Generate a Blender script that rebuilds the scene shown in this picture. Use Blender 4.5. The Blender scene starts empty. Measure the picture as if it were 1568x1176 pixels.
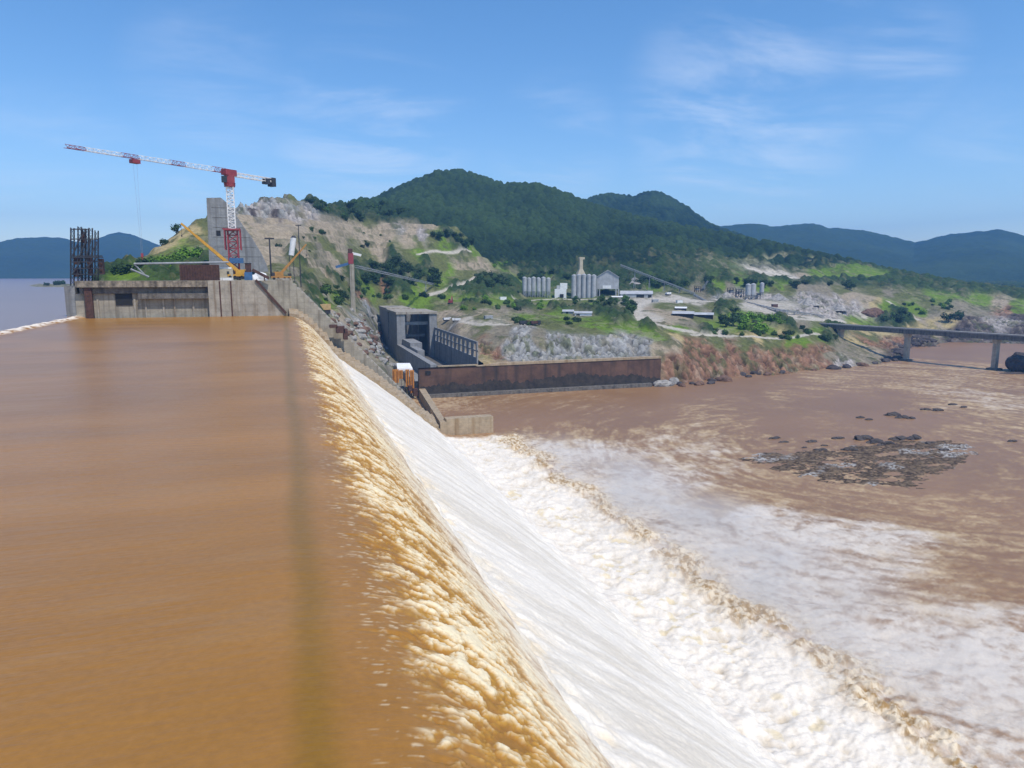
import bpy, math, random, numpy as np
from mathutils import Vector
random.seed(7)
S = bpy.context.scene
COL = S.collection
# ------------------------------------------------------------------ camera model (metres; Y = along the dam, X = downstream, river at z = 0)
FPX = 1080.0
PITCH = math.atan(167/FPX)
YAW = math.atan(352/FPX*math.cos(PITCH))
CAM = np.array([0., 0., 74.])
cF = np.array([math.sin(YAW)*math.cos(PITCH), math.cos(YAW)*math.cos(PITCH), -math.sin(PITCH)])
cR = np.array([math.cos(YAW), -math.sin(YAW), 0.])
cU = np.cross(cR, cF)
def ray(u, v): return cF+(u-784)/FPX*cR+(588-v)/FPX*cU
def PY(u, v, Y): d = ray(u, v); return CAM+d*(Y/d[1])
def PZ(u, v, z): d = ray(u, v); return CAM+d*((z-74)/d[2])
def PR(u, v, r): d = ray(u, v); return CAM+d*(r/math.hypot(d[0], d[1]))
def az(u, v=421): d = ray(u, v); return math.atan2(d[0], d[1])

# ------------------------------------------------------------------ noise
def _h(ix, iy, seed):
    h = (ix.astype(np.int64)*374761393+iy.astype(np.int64)*668265263+seed*1442695041) & 0xffffffff
    h = ((h ^ (h >> 13))*1274126177) & 0xffffffff
    h = ((h ^ (h >> 16))*2246822519) & 0xffffffff
    return (h ^ (h >> 15)).astype(np.float64)/4294967295.0
def vn(x, y, seed=0):
    x = np.asarray(x, float); y = np.asarray(y, float)
    ix = np.floor(x); iy = np.floor(y); fx = x-ix; fy = y-iy
    fx = fx*fx*fx*(fx*(fx*6-15)+10); fy = fy*fy*fy*(fy*(fy*6-15)+10)
    a = _h(ix, iy, seed); b = _h(ix+1, iy, seed); c = _h(ix, iy+1, seed); d = _h(ix+1, iy+1, seed)
    return (a+(b-a)*fx)*(1-fy)+(c+(d-c)*fx)*fy
def fbm(x, y, o=4, seed=0, g=.5):
    s = 0; a = 1; t = 0
    for i in range(o):
        s = s+a*vn(x, y, seed+i*17); t += a; a *= g
        x, y = x*1.62+y*1.21+3.1, y*1.62-x*1.21+7.7
    return s/t
def worley(x, y, seed=0):
    ix = np.floor(x); iy = np.floor(y); m = np.full(np.shape(x), 9.); cid = np.zeros(np.shape(x))
    for dx in (-1, 0, 1):
        for dy in (-1, 0, 1):
            cx = ix+dx; cy = iy+dy
            d = (cx+_h(cx, cy, seed)-x)**2+(cy+_h(cx, cy, seed+5)-y)**2
            k = d < m; m = np.where(k, d, m); cid = np.where(k, _h(cx, cy, seed+9), cid)
    return np.sqrt(m), cid
def ss(a, b, x): t = np.clip((x-a)/(b-a), 0, 1); return t*t*(3-2*t)
def mix3(a, b, t): return a+(b-a)*t[..., None]
A = np.array

# ------------------------------------------------------------------ object helpers
OFF = {}
def tag(o, label=None, cat=None, group=None, kind=None):
    if label: o['label'] = label
    if cat: o['category'] = cat
    if group: o['group'] = group
    if kind: o['kind'] = kind
    return o
def thing(name, loc, label, cat, group=None):
    o = bpy.data.objects.new(name, None); COL.objects.link(o); o.location = tuple(map(float, loc))
    o.empty_display_size = .5
    OFF[o.name] = tuple(map(float, loc))
    return tag(o, label, cat, group)
def copy_tree(o, loc, scale=1., rot=0., label=None, group=None):
    c = o.copy(); COL.objects.link(c); c.location = tuple(map(float, loc))
    c.scale = (scale,)*3 if not hasattr(scale, '__len__') else scale
    c.rotation_euler = (0, 0, rot)
    if label: c['label'] = label
    if group: c['group'] = group
    for ch in list(o.children):
        d = ch.copy(); COL.objects.link(d); d.parent = c
        for g in ch.children:
            e = g.copy(); COL.objects.link(e); e.parent = d
    return c
class MB:
    def __init__(s): s.v = []; s.f = []
    def add(s, vs, fs):
        n = len(s.v); s.v += [tuple(map(float, p)) for p in vs]; s.f += [tuple(i+n for i in f) for f in fs]; return s
    def box(s, x0, x1, y0, y1, z0, z1):
        return s.add([(x0, y0, z0), (x1, y0, z0), (x1, y1, z0), (x0, y1, z0), (x0, y0, z1), (x1, y0, z1), (x1, y1, z1), (x0, y1, z1)],
                     [(0, 3, 2, 1), (4, 5, 6, 7), (0, 1, 5, 4), (1, 2, 6, 5), (2, 3, 7, 6), (3, 0, 4, 7)])
    def cbox(s, c, sx, sy, sz, rz=0.):
        ca, sa = math.cos(rz), math.sin(rz); vs = []
        for z in (0, sz):
            for a, b in ((-1, -1), (1, -1), (1, 1), (-1, 1)):
                x = a*sx/2; y = b*sy/2; vs.append((c[0]+x*ca-y*sa, c[1]+x*sa+y*ca, c[2]+z))
        return s.add(vs, [(0, 3, 2, 1), (4, 5, 6, 7), (0, 1, 5, 4), (1, 2, 6, 5), (2, 3, 7, 6), (3, 0, 4, 7)])
    def prism(s, poly, y0, y1):           # polygon in X,Z (counter-clockwise seen from -Y), extruded along Y
        n = len(poly); sh = (lambda p, y: (p[0], y, p[1]))
        vs = [sh(p, y0) for p in poly]+[sh(p, y1) for p in poly]
        return s.add(vs, [tuple(range(n)), tuple(range(2*n-1, n-1, -1))]+[(i, i+n, (i+1) % n+n, (i+1) % n) for i in range(n)])
    def tube(s, p0, p1, r0, r1=None, n=8, cap=True):
        p0 = Vector(p0); p1 = Vector(p1); r1 = r0 if r1 is None else r1
        d = (p1-p0).normalized(); a = d.orthogonal().normalized(); b = d.cross(a); vs = []
        for p, r in ((p0, r0), (p1, r1)):
            for i in range(n):
                t = 2*math.pi*i/n; vs.append(p+a*(r*math.cos(t))+b*(r*math.sin(t)))
        fs = [(i, (i+1) % n, (i+1) % n+n, i+n) for i in range(n)]
        if cap: fs += [tuple(range(n-1, -1, -1)), tuple(range(n, 2*n))]
        return s.add(vs, fs)
    def bar(s, p0, p1, w, h=None): 
        p0 = Vector(p0); p1 = Vector(p1); h = h or w
        d = (p1-p0).normalized(); up = Vector((0, 0, 1)) if abs(d.z) < .95 else Vector((1, 0, 0))
        a = d.cross(up).normalized(); b = a.cross(d).normalized(); vs = []
        for p in (p0, p1):
            for i, j in ((-1, -1), (1, -1), (1, 1), (-1, 1)): vs.append(p+a*(i*w/2)+b*(j*h/2))
        return s.add(vs, [(0, 1, 2, 3), (7, 6, 5, 4), (0, 4, 5, 1), (1, 5, 6, 2), (2, 6, 7, 3), (3, 7, 4, 0)])
    def lattice(s, p0, p1, w, h, n, t, tri=False, taper=1.):
        p0 = Vector(p0); p1 = Vector(p1); d = (p1-p0).normalized()
        up = Vector((0, 0, 1)) if abs(d.z) < .95 else Vector((0, 1, 0))
        a = d.cross(up).normalized(); b = a.cross(d).normalized()
        offs = [(-.5, 0), (.5, 0), (0, 1)] if tri else [(-.5, -.5), (.5, -.5), (.5, .5), (-.5, .5)]
        def pt(k, j):
            f = k/n; q = 1+(taper-1)*f; return p0.lerp(p1, f)+a*(offs[j][0]*w*q)+b*(offs[j][1]*h*q)
        m = len(offs)
        for j in range(m): s.bar(pt(0, j), pt(n, j), t)
        for k in range(n):
            for j in range(m):
                j2 = (j+1) % m
                s.bar(pt(k, j), pt(k+1, j2) if k % 2 else pt(k, j2), t*.6) if False else None
                if k % 2: s.bar(pt(k, j), pt(k+1, j2), t*.65)
                else: s.bar(pt(k, j2), pt(k+1, j), t*.65)
                s.bar(pt(k, j), pt(k, j2), t*.55)
        return s
    def build(s, name, m, parent=None, smooth=False, off=None):
        o3 = off
        if o3 is None:
            q = parent
            while q is not None and q.parent is not None: q = q.parent
            o3 = OFF.get(q.name, (0, 0, 0)) if q is not None else (0, 0, 0)
        me = bpy.data.meshes.new(name)
        me.from_pydata([(a-o3[0], b-o3[1], c-o3[2]) for a, b, c in s.v], [], s.f)
        me.materials.append(m)
        if smooth: me.polygons.foreach_set('use_smooth', [True]*len(me.polygons))
        o = bpy.data.objects.new(name, me); COL.objects.link(o)
        if parent is not None: o.parent = parent
        return o
def single(name, mb, m, label, cat, group=None, kind=None, smooth=False):
    c = np.mean(np.array(mb.v), 0); c[2] = min(p[2] for p in mb.v)
    o = mb.build(name, m, None, smooth, off=tuple(c)); o.location = tuple(map(float, c))
    return tag(o, label, cat, group, kind)
def grid(name, P, m, col=None, attrs=None, keep=None, smooth=True):
    ny, nx = P.shape[:2]
    idx = np.arange(ny*nx).reshape(ny, nx)
    q = np.stack([idx[:-1, :-1], idx[:-1, 1:], idx[1:, 1:], idx[1:, :-1]], -1).reshape(-1, 4)
    if keep is not None: q = q[keep.reshape(-1)]
    used = np.zeros(ny*nx, bool); used[q.ravel()] = True
    rm = np.cumsum(used)-1; q = rm[q]
    V = P.reshape(-1, 3)[used]
    me = bpy.data.meshes.new(name)
    me.vertices.add(len(V)); me.vertices.foreach_set('co', V.astype(np.float32).ravel())
    me.loops.add(q.size); me.loops.foreach_set('vertex_index', q.astype(np.int32).ravel())
    me.polygons.add(len(q)); me.polygons.foreach_set('loop_start', np.arange(0, q.size, 4, dtype=np.int32))
    me.polygons.foreach_set('use_smooth', np.full(len(q), smooth))
    me.update(calc_edges=True)
    if col is not None:
        a = me.color_attributes.new('Col', 'FLOAT_COLOR', 'POINT')
        c4 = np.ones((len(V), 4), np.float32); c4[:, :3] = col.reshape(-1, 3)[used]; a.data.foreach_set('color', c4.ravel())
    for k, arr in (attrs or {}).items():
        a = me.attributes.new(k, 'FLOAT', 'POINT'); a.data.foreach_set('value', arr.reshape(-1)[used].astype(np.float32))
    me.materials.append(m); me.validate()
    o = bpy.data.objects.new(name, me); COL.objects.link(o); return o

# ------------------------------------------------------------------ materials
def nt(name):
    m = bpy.data.materials.new(name); m.use_nodes = True; t = m.node_tree
    return m, t.nodes, t.links, t.nodes['Principled BSDF']
def mat(name, c, rough=.8, var=.25, scale=.3, bump=.3, streak=None, metal=0., c2=None, bscale=None):
    m, N, L, b = nt(name)
    g = N.new('ShaderNodeNewGeometry'); mp = N.new('ShaderNodeMapping'); L.new(g.outputs['Position'], mp.inputs['Vector'])
    n = N.new('ShaderNodeTexNoise'); n.inputs['Scale'].default_value = scale; n.inputs['Detail'].default_value = 6; n.inputs['Roughness'].default_value = .65
    L.new(mp.outputs[0], n.inputs['Vector'])
    r = N.new('ShaderNodeValToRGB')
    lo = [x*(1-var) for x in c]; hi = [min(1, x*(1+var)) for x in c]
    if c2: lo = c2
    r.color_ramp.elements[0].position = .32; r.color_ramp.elements[1].position = .68
    r.color_ramp.elements[0].color = (*lo, 1); r.color_ramp.elements[1].color = (*hi, 1)
    L.new(n.outputs['Fac'], r.inputs['Fac']); out = r.outputs['Color']
    if streak:   # run-off stains: real marks on the concrete
        mp2 = N.new('ShaderNodeMapping'); mp2.inputs['Scale'].default_value = (1, 1, .06); L.new(g.outputs['Position'], mp2.inputs['Vector'])
        n2 = N.new('ShaderNodeTexNoise'); n2.inputs['Scale'].default_value = streak[1]; n2.inputs['Detail'].default_value = 4; L.new(mp2.outputs[0], n2.inputs['Vector'])
        r2 = N.new('ShaderNodeValToRGB'); r2.color_ramp.elements[0].position = .5; r2.color_ramp.elements[1].position = .72
        r2.color_ramp.elements[0].color = (0, 0, 0, 1); r2.color_ramp.elements[1].color = (.85, .85, .85, 1); L.new(n2.outputs['Fac'], r2.inputs['Fac'])
        mx = N.new('ShaderNodeMixRGB'); mx.inputs['Color2'].default_value = (*streak[0], 1); L.new(r2.outputs['Color'], mx.inputs['Fac']); L.new(out, mx.inputs['Color1']); out = mx.outputs[0]
    if streak and name.endswith('concrete') and 'wet' not in name:   # casting joints every lift and bay
        sx3 = N.new('ShaderNodeSeparateXYZ'); L.new(g.outputs['Position'], sx3.inputs[0]); jo = None
        for ax_, stp, wd_ in (('Z', 2.9, .035), ('X', 6.1, .02), ('Y', 6.1, .02)):
            q1 = N.new('ShaderNodeMath'); q1.operation = 'MULTIPLY'; q1.inputs[1].default_value = 1/stp; L.new(sx3.outputs[ax_], q1.inputs[0])
            q2 = N.new('ShaderNodeMath'); q2.operation = 'FRACT'; L.new(q1.outputs[0], q2.inputs[0])
            q3 = N.new('ShaderNodeMath'); q3.operation = 'LESS_THAN'; q3.inputs[1].default_value = wd_*2.2; L.new(q2.outputs[0], q3.inputs[0])
            if jo is None: jo = q3
            else: q4 = N.new('ShaderNodeMath'); q4.operation = 'MAXIMUM'; L.new(jo.outputs[0], q4.inputs[0]); L.new(q3.outputs[0], q4.inputs[1]); jo = q4
        q5 = N.new('ShaderNodeMath'); q5.operation = 'MULTIPLY'; q5.inputs[1].default_value = .2; L.new(jo.outputs[0], q5.inputs[0])
        mj = N.new('ShaderNodeMixRGB'); mj.inputs['Color2'].default_value = (*[x*.35 for x in c], 1); L.new(q5.outputs[0], mj.inputs['Fac']); L.new(out, mj.inputs['Color1']); out = mj.outputs[0]
    L.new(out, b.inputs['Base Color']); b.inputs['Roughness'].default_value = rough; b.inputs['Metallic'].default_value = metal
    if bump:
        n3 = N.new('ShaderNodeTexNoise'); n3.inputs['Scale'].default_value = bscale or scale*4; n3.inputs['Detail'].default_value = 5; L.new(mp.outputs[0], n3.inputs['Vector'])
        bp = N.new('ShaderNodeBump'); bp.inputs['Strength'].default_value = bump; bp.inputs['Distance'].default_value = .3; L.new(n3.outputs['Fac'], bp.inputs['Height']); L.new(bp.outputs[0], b.inputs['Normal'])
    return m
def water_mat(name, mscale=(.35, 1.6, 1), bdist=.06, rough=.22, sc=1.0):
    m, N, L, b = nt(name)
    a = N.new('ShaderNodeAttribute'); a.attribute_name = 'Col'
    fo = N.new('ShaderNodeAttribute'); fo.attribute_name = 'foam'
    g = N.new('ShaderNodeNewGeometry'); mp = N.new('ShaderNodeMapping'); mp.inputs['Scale'].default_value = mscale; L.new(g.outputs['Position'], mp.inputs['Vector'])
    n = N.new('ShaderNodeTexNoise'); n.inputs['Scale'].default_value = sc; n.inputs['Detail'].default_value = 5; n.inputs['Roughness'].default_value = .6; L.new(mp.outputs[0], n.inputs['Vector'])
    # small colour mottling of silt and bubbles
    n2 = N.new('ShaderNodeTexNoise'); n2.inputs['Scale'].default_value = 2.2; n2.inputs['Detail'].default_value = 6; n2.inputs['Roughness'].default_value = .7; L.new(g.outputs['Position'], n2.inputs['Vector'])
    mr = N.new('ShaderNodeMapRange'); mr.inputs['From Min'].default_value = .3; mr.inputs['From Max'].default_value = .7; mr.inputs['To Min'].default_value = .86; mr.inputs['To Max'].default_value = 1.12; L.new(n2.outputs['Fac'], mr.inputs['Value'])
    mx = N.new('ShaderNodeMixRGB'); mx.blend_type = 'MULTIPLY'; mx.inputs['Fac'].default_value = .8; L.new(a.outputs['Color'], mx.inputs['Color1']); L.new(mr.outputs[0], mx.inputs['Color2'])
    L.new(mx.outputs[0], b.inputs['Base Color'])
    rr = N.new('ShaderNodeMapRange'); rr.inputs['To Min'].default_value = rough; rr.inputs['To Max'].default_value = .95; L.new(fo.outputs['Fac'], rr.inputs['Value']); L.new(rr.outputs[0], b.inputs['Roughness'])
    sp = N.new('ShaderNodeMapRange'); sp.inputs['To Min'].default_value = .5; sp.inputs['To Max'].default_value = .1; L.new(fo.outputs['Fac'], sp.inputs['Value']); L.new(sp.outputs[0], b.inputs['Specular IOR Level'])
    bp = N.new('ShaderNodeBump'); bp.inputs['Strength'].default_value = 1; bp.inputs['Distance'].default_value = bdist; L.new(n.outputs['Fac'], bp.inputs['Height']); L.new(bp.outputs[0], b.inputs['Normal'])
    b.inputs['IOR'].default_value = 1.33
    return m
def land_mat(name, sc=.25, bd=1.2, lo=.62, hi=1.35):
    m, N, L, b = nt(name)
    a = N.new('ShaderNodeAttribute'); a.attribute_name = 'Col'
    g = N.new('ShaderNodeNewGeometry')
    n2 = N.new('ShaderNodeTexNoise'); n2.inputs['Scale'].default_value = sc; n2.inputs['Detail'].default_value = 7; n2.inputs['Roughness'].default_value = .72; L.new(g.outputs['Position'], n2.inputs['Vector'])
    mr = N.new('ShaderNodeMapRange'); mr.inputs['From Min'].default_value = .3; mr.inputs['From Max'].default_value = .7; mr.inputs['To Min'].default_value = lo; mr.inputs['To Max'].default_value = hi; L.new(n2.outputs['Fac'], mr.inputs['Value'])
    mx = N.new('ShaderNodeMixRGB'); mx.blend_type = 'MULTIPLY'; mx.inputs['Fac'].default_value = 1; L.new(a.outputs['Color'], mx.inputs['Color1']); L.new(mr.outputs[0], mx.inputs['Color2'])
    L.new(mx.outputs[0], b.inputs['Base Color']); b.inputs['Roughness'].default_value = .95; b.inputs['Specular IOR Level'].default_value = .15
    bp = N.new('ShaderNodeBump'); bp.inputs['Strength'].default_value = 1; bp.inputs['Distance'].default_value = bd; L.new(n2.outputs['Fac'], bp.inputs['Height']); L.new(bp.outputs[0], b.inputs['Normal'])
    return m
M = dict(
 conc=mat('dam_concrete', (.35, .31, .24), .9, .22, .25, .4, ((.16, .13, .09), .55)),
 conc_lt=mat('pale_concrete', (.37, .33, .265), .9, .25, .3, .4, ((.17, .11, .055), .5)),
 conc_tan=mat('silt_stained_concrete', (.40, .31, .20), .9, .22, .3, .4, ((.26, .17, .08), .4)),
 parapet=mat('stained_parapet', (.30, .25, .185), .9, .3, .5, .5, ((.06, .05, .04), .8), 0., (.10, .085, .065)),
 conc_grey=mat('grey_concrete', (.27, .27, .265), .9, .2, .3, .4, ((.15, .14, .13), .5)),
 conc_dark=mat('weathered_and_shaded_concrete', (.15, .135, .115), .9, .4, .5, .5, ((.05, .045, .04), .6)),  # weathered parts; also painted shade on bridge sides and below the dam parapet
 conc_wet=mat('wet_brown_concrete', (.115, .060, .036), .65, .45, .10, .4, ((.030, .024, .02), .22)), algae=mat('black_tide_stain', (.042, .032, .023), .7, .5, .3, .4),
 rust=mat('rusty_steel', (.085, .038, .026), .8, .4, .8, .3),
 steel=mat('dark_steel', (.035, .035, .04), .6, .3, .8, .2),
 grey=mat('grey_painted_steel', (.30, .31, .32), .6, .25, .5, .2),
 white=mat('white_painted_steel', (.78, .77, .75), .6, .12, .6, .1),
 red=mat('red_painted_steel', (.28, .042, .05), .5, .2, .6, .1),
 yellow=mat('yellow_painted_steel', (.58, .30, .03), .5, .18, .6, .1),
 ochre=mat('ochre_painted_steel', (.40, .19, .04), .55, .25, .6, .1),
 orange=mat('orange_formwork', (.50, .19, .025), .7, .25, .6, .2),
 blue=mat('blue_painted_steel', (.05, .13, .27), .5, .2, .6, .1),
 cream=mat('cream_cladding', (.46, .40, .29), .7, .15, .5, .1),
 black=mat('black_rubber', (.012, .012, .012), .7, .2, 1, .1),
 glass=mat('dark_glass', (.02, .025, .03), .15, .1, 1, 0),
 silo=mat('silo_sheet', (.40, .405, .41), .55, .2, .25, .1, ((.33, .32, .31), .7)),
 roof=mat('corrugated_roof_sheet', (.46, .46, .46), .6, .2, .25, .2),
 asphalt=mat('bridge_road', (.40, .38, .35), .9, .2, .3, .2),
 rock=mat('grey_rock', (.30, .28, .25), .95, .45, .35, .8, None, 0., None, .9),
 rockdk=mat('dark_wet_rock', (.055, .042, .036), .7, .5, .4, .8, None, 0., None, 1.0),
 rockbr=mat('brown_rock', (.15, .085, .055), .95, .5, .4, .8, None, 0., None, 1.0),
 timber=mat('timber_board', (.50, .34, .16), .85, .2, .6, .2),
 trunk=mat('bark', (.10, .075, .05), .95, .3, 1.5, .3),
)
def leaf(name, c):
    m, N, L, b = nt(name)
    oi = N.new('ShaderNodeObjectInfo'); g = N.new('ShaderNodeNewGeometry')
    n = N.new('ShaderNodeTexNoise'); n.inputs['Scale'].default_value = .7; n.inputs['Detail'].default_value = 3; L.new(g.outputs['Position'], n.inputs['Vector'])
    ad = N.new('ShaderNodeMath'); ad.operation = 'MULTIPLY_ADD'; ad.inputs[1].default_value = .45; L.new(oi.outputs['Random'], ad.inputs[0]); L.new(n.outputs['Fac'], ad.inputs[2])
    r = N.new('ShaderNodeValToRGB'); r.color_ramp.elements[0].position = .3; r.color_ramp.elements[1].position = 1.
    r.color_ramp.elements[0].color = (*[x*.6 for x in c], 1); r.color_ramp.elements[1].color = (*[x*1.55 for x in c], 1)
    L.new(ad.outputs[0], r.inputs['Fac']); L.new(r.outputs[0], b.inputs['Base Color']); b.inputs['Roughness'].default_value = .8; b.inputs['Specular IOR Level'].default_value = .2
    return m
M['leaf_dark'] = leaf('dark_leaves', (.030, .058, .018)); M['leaf_mid'] = leaf('mid_leaves', (.055, .105, .022)); M['leaf_bright'] = leaf('bright_leaves', (.105, .20, .02))

# ------------------------------------------------------------------ terrain height: columns of (v, r) along the view, or ('z', z, r)
Z = lambda z, r: ('z', z, r)
COLS = {
 -700: [Z(35, 330)], -300: [Z(35, 330)], 20: [Z(35, 330), Z(35, 1150), Z(52, 1300), Z(52, 1450), Z(35, 1700)],
 60: [Z(40, 330), Z(40, 1100), Z(58.5, 1250), Z(59, 1400), Z(35, 1700)], 112: [Z(40, 330), Z(40, 700), Z(58.5, 1150), Z(59, 1350), Z(35, 1700)],
 150: [Z(48, 340), Z(50, 430), (426, 500), (424, 560), Z(57, 800), Z(58, 1300), Z(35, 1700)],
 175: [Z(50, 345), (427, 450), (412, 540), Z(57, 800), Z(35, 1500)], 200: [Z(55, 345), (425, 450), (401, 560), Z(57, 820), Z(35, 1500)],
 240: [Z(58, 345), (424, 450), (405, 510), (379, 610), Z(55, 860), Z(35, 1500)], 275: [Z(60, 345), (424, 450), (395, 530), (354, 640), Z(60, 900), Z(40, 1500)],
 300: [Z(60, 345), (424, 450), (385, 550), (339, 670), Z(70, 950), Z(45, 1500)], 325: [Z(60, 345), (422, 450), (375, 570), (328, 690), Z(80, 1000), Z(45, 1500)],
 370: [Z(60, 345), (420, 450), (395, 530), (370, 600), (344, 670), (340, 700), (311, 760), Z(90, 1100), Z(50, 1600)],
 410: [Z(60, 345), (424, 450), (405, 540), (375, 620), (347, 690), (343, 730), (299, 810), Z(100, 1150), Z(60, 1700)],
 450: [Z(56, 345), (440, 440), (418, 520), (390, 600), (352, 690), (347, 740), (297, 850), Z(115, 1200), Z(60, 1700)],
 480: [Z(46, 345), (470, 425), (445, 500), (420, 570), (395, 640), (365, 710), (342, 770), (304, 910), Z(120, 1250), Z(60, 1800)],
 520: [Z(34, 345), (512, 420), (480, 470), (455, 560), (430, 640), (400, 700), (370, 760), (343, 830), (315, 1010), Z(110, 1300), Z(60, 1800)],
 560: [Z(16, 345), (552, 425), (528, 450), (507, 490), (490, 540), (475, 620), (455, 690), (425, 740), (390, 800), (360, 850), (344, 900), (318, 1050), Z(105, 1350), Z(60, 1800)],
 585: [Z(6, 345), (565, 425), (550, 440), Z(12, 470), Z(12, 640), (470, 690), (440, 735), (405, 795), (365, 860), (344, 905), (325, 1050), Z(95, 1350), Z(60, 1800)],
 600: [Z(4, 345), Z(6, 425), Z(8, 640), (466, 692), (432, 740), (395, 800), (362, 860), (344, 910), (328, 1050), Z(90, 1350), Z(60, 1800)],
 640: [Z(4, 420), Z(8, 650), (462, 705), (440, 745), (415, 790), (375, 850), (344, 915), (338, 1000), Z(90, 1350), Z(60, 1800)],
 665: [Z(6, 420), Z(8, 600), (485, 650), (464, 702), (444, 745), (418, 795), (378, 850), (344, 915), Z(92, 1050), Z(90, 1400), Z(60, 1800)],
 700: [Z(19, 424), Z(19, 480), Z(22, 520), (500, 570), (485, 620), (465, 690), (445, 750), (420, 810), (395, 860), (362, 910), (344, 940), Z(85, 1080), Z(80, 1400)],
 740: [Z(20, 430), Z(20, 478), (519, 510), (500, 545), (470, 650), (447, 740), (425, 820), (405, 880), (394, 920), Z(68, 1080), Z(80, 1500)],
 800: [Z(20, 430), Z(20, 466), (551, 472), (514, 498), (500, 540), (478, 640), (456, 790), (440, 870), (424, 960), Z(66, 1150), Z(75, 1500)],
 880: [Z(20, 430), Z(21, 478), (547, 484), (514, 508), (500, 545), (478, 650), (457, 800), (440, 890), (427, 1000), Z(64, 1500)],
 940: [Z(20, 440), Z(21, 486), (545, 492), (517, 514), (500, 556), (472, 690), (456, 800), (441, 900), (429, 1010), Z(62, 1500)],
 1000: [Z(-5, 474), Z(2, 486), Z(17, 492), (545, 500), (521, 521), (500, 570), (472, 700), (456, 800), (441, 930), (431, 1030), Z(60, 1500)],
 1040: [Z(-5, 482), Z(.6, 493), (574, 499), (548, 508), (525, 526), (505, 580), (480, 670), (460, 790), (446, 910), (433, 1060), Z(58, 1600)],
 1100: [Z(-5, 512), Z(.6, 526), (572, 532), (540, 552), (517, 585), (492, 660), (466, 790), (450, 910), (436, 1070), Z(57, 1600)],
 1160: [Z(-5, 540), Z(.6, 555), (562, 562), (532, 584), (513, 620), (482, 720), (463, 830), (447, 960), (434, 1110), Z(55, 1600)],
 1250: [Z(-5, 585), Z(.6, 600), (556, 607), (530, 632), (507, 690), (487, 760), (466, 880), (449, 1010), (435, 1200), Z(54, 1700)],
 1300: [Z(-5, 616), Z(.6, 631), (548, 645), (532, 690), (513, 765), (493, 840), (471, 940), (451, 1090), (437, 1300), Z(52, 1800)],
 1350: [Z(-5, 648), Z(.6, 663), (551, 675), (542, 710), (529, 765), (506, 880), (481, 970), (456, 1130), (439, 1350), Z(50, 1800)],
 1385: [Z(-5, 690), Z(.6, 705), Z(1.5, 760), (522, 850), (505, 950), (481, 1030), (458, 1170), (440, 1420), Z(49, 1850)],
 1410: [Z(-5, 690), Z(-4, 800), Z(.6, 840), (519, 860), (505, 970), (481, 1050), (460, 1190), (441, 1460), Z(48, 1900)],
 1470: [Z(-5, 690), Z(-4, 900), Z(.6, 930), (508, 965), (500, 1030), (486, 1100), (466, 1260), (446, 1500), Z(46, 2000)],
 1568: [Z(-5, 690), Z(-4, 1060), Z(.6, 1090), (497, 1130), (490, 1190), (478, 1310), (461, 1600), (447, 1900), Z(44, 2300)],
 1750: [Z(-5, 690), Z(-4, 1060), Z(.6, 1090), (497, 1130), (490, 1190), (478, 1310), (461, 1600), (447, 1900), Z(44, 2300)],
 2300: [Z(-5, 690), Z(-4, 1060), Z(.6, 1090), (497, 1130), (490, 1190), (478, 1310), (461, 1600), (447, 1900), Z(44, 2300)],
}
AZ0, AZ1, NA = math.radians(-35), math.radians(66), 700
LR0, LR1, NR = math.log(325), math.log(9000), 800
_azg = np.linspace(AZ0, AZ1, NA); _lrg = np.linspace(LR0, LR1, NR)
_caz = []; _cz = []
for u in sorted(COLS):
    rs = []; zs = []
    for e in COLS[u]:
        if e[0] == 'z': rs.append(e[2]); zs.append(e[1])
        else: rs.append(e[1]); zs.append(PR(u, e[0], e[1])[2])
    if u >= 700 or u < 150: rs.append(9000); zs.append(48 if u > 300 else 30)
    _caz.append(az(u)); _cz.append(np.interp(_lrg, np.log(rs), zs))
_cz = np.array(_cz)
TAB = np.stack([np.interp(_azg, _caz, _cz[:, j]) for j in range(NR)], 1)   # [az, r]
_k = np.array([1, 4, 6, 4, 1])/16.
for ax in (0, 1):
    TAB = np.apply_along_axis(lambda m: np.convolve(np.pad(m, 2, mode='edge'), _k, 'valid'), ax, TAB)
def table(a, lr):
    fa = np.clip((a-AZ0)/(AZ1-AZ0)*(NA-1), 0, NA-1.001); fr = np.clip((lr-LR0)/(LR1-LR0)*(NR-1), 0, NR-1.001)
    i = fa.astype(int); j = fr.astype(int); fa = fa-i; fr = fr-j
    return (TAB[i, j]*(1-fa)+TAB[i+1, j]*fa)*(1-fr)+(TAB[i, j+1]*(1-fa)+TAB[i+1, j+1]*fa)*fr
def skyline(pts, rfun):
    return A([az(u, v) for u, v in pts]), A([PR(u, v, rfun(u))[2] for u, v in pts])
R1f = lambda u: float(np.interp(u, [480, 700, 900, 1100, 1360], [1650, 1600, 1500, 1400, 1250]))
RID1 = skyline([(440, 400), (500, 352), (540, 322), (580, 305), (610, 291), (650, 279), (672, 271), (690, 268), (705, 268), (722, 271), (745, 279), (770, 287), (800, 289), (825, 291), (850, 299), (880, 311), (905, 319), (940, 330), (1000, 343), (1060, 354), (1120, 367), (1200, 384), (1280, 400), (1360, 417), (1420, 428), (1480, 438), (1560, 450), (1640, 462)], R1f)
RID2 = skyline([(800, 345), (860, 322), (890, 312), (915, 303), (935, 300), (955, 303), (970, 304), (985, 299), (1000, 296), (1015, 299), (1035, 309), (1055, 321), (1070, 334), (1090, 347), (1130, 362), (1180, 380), (1260, 402)], lambda u: 2350.)
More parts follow.
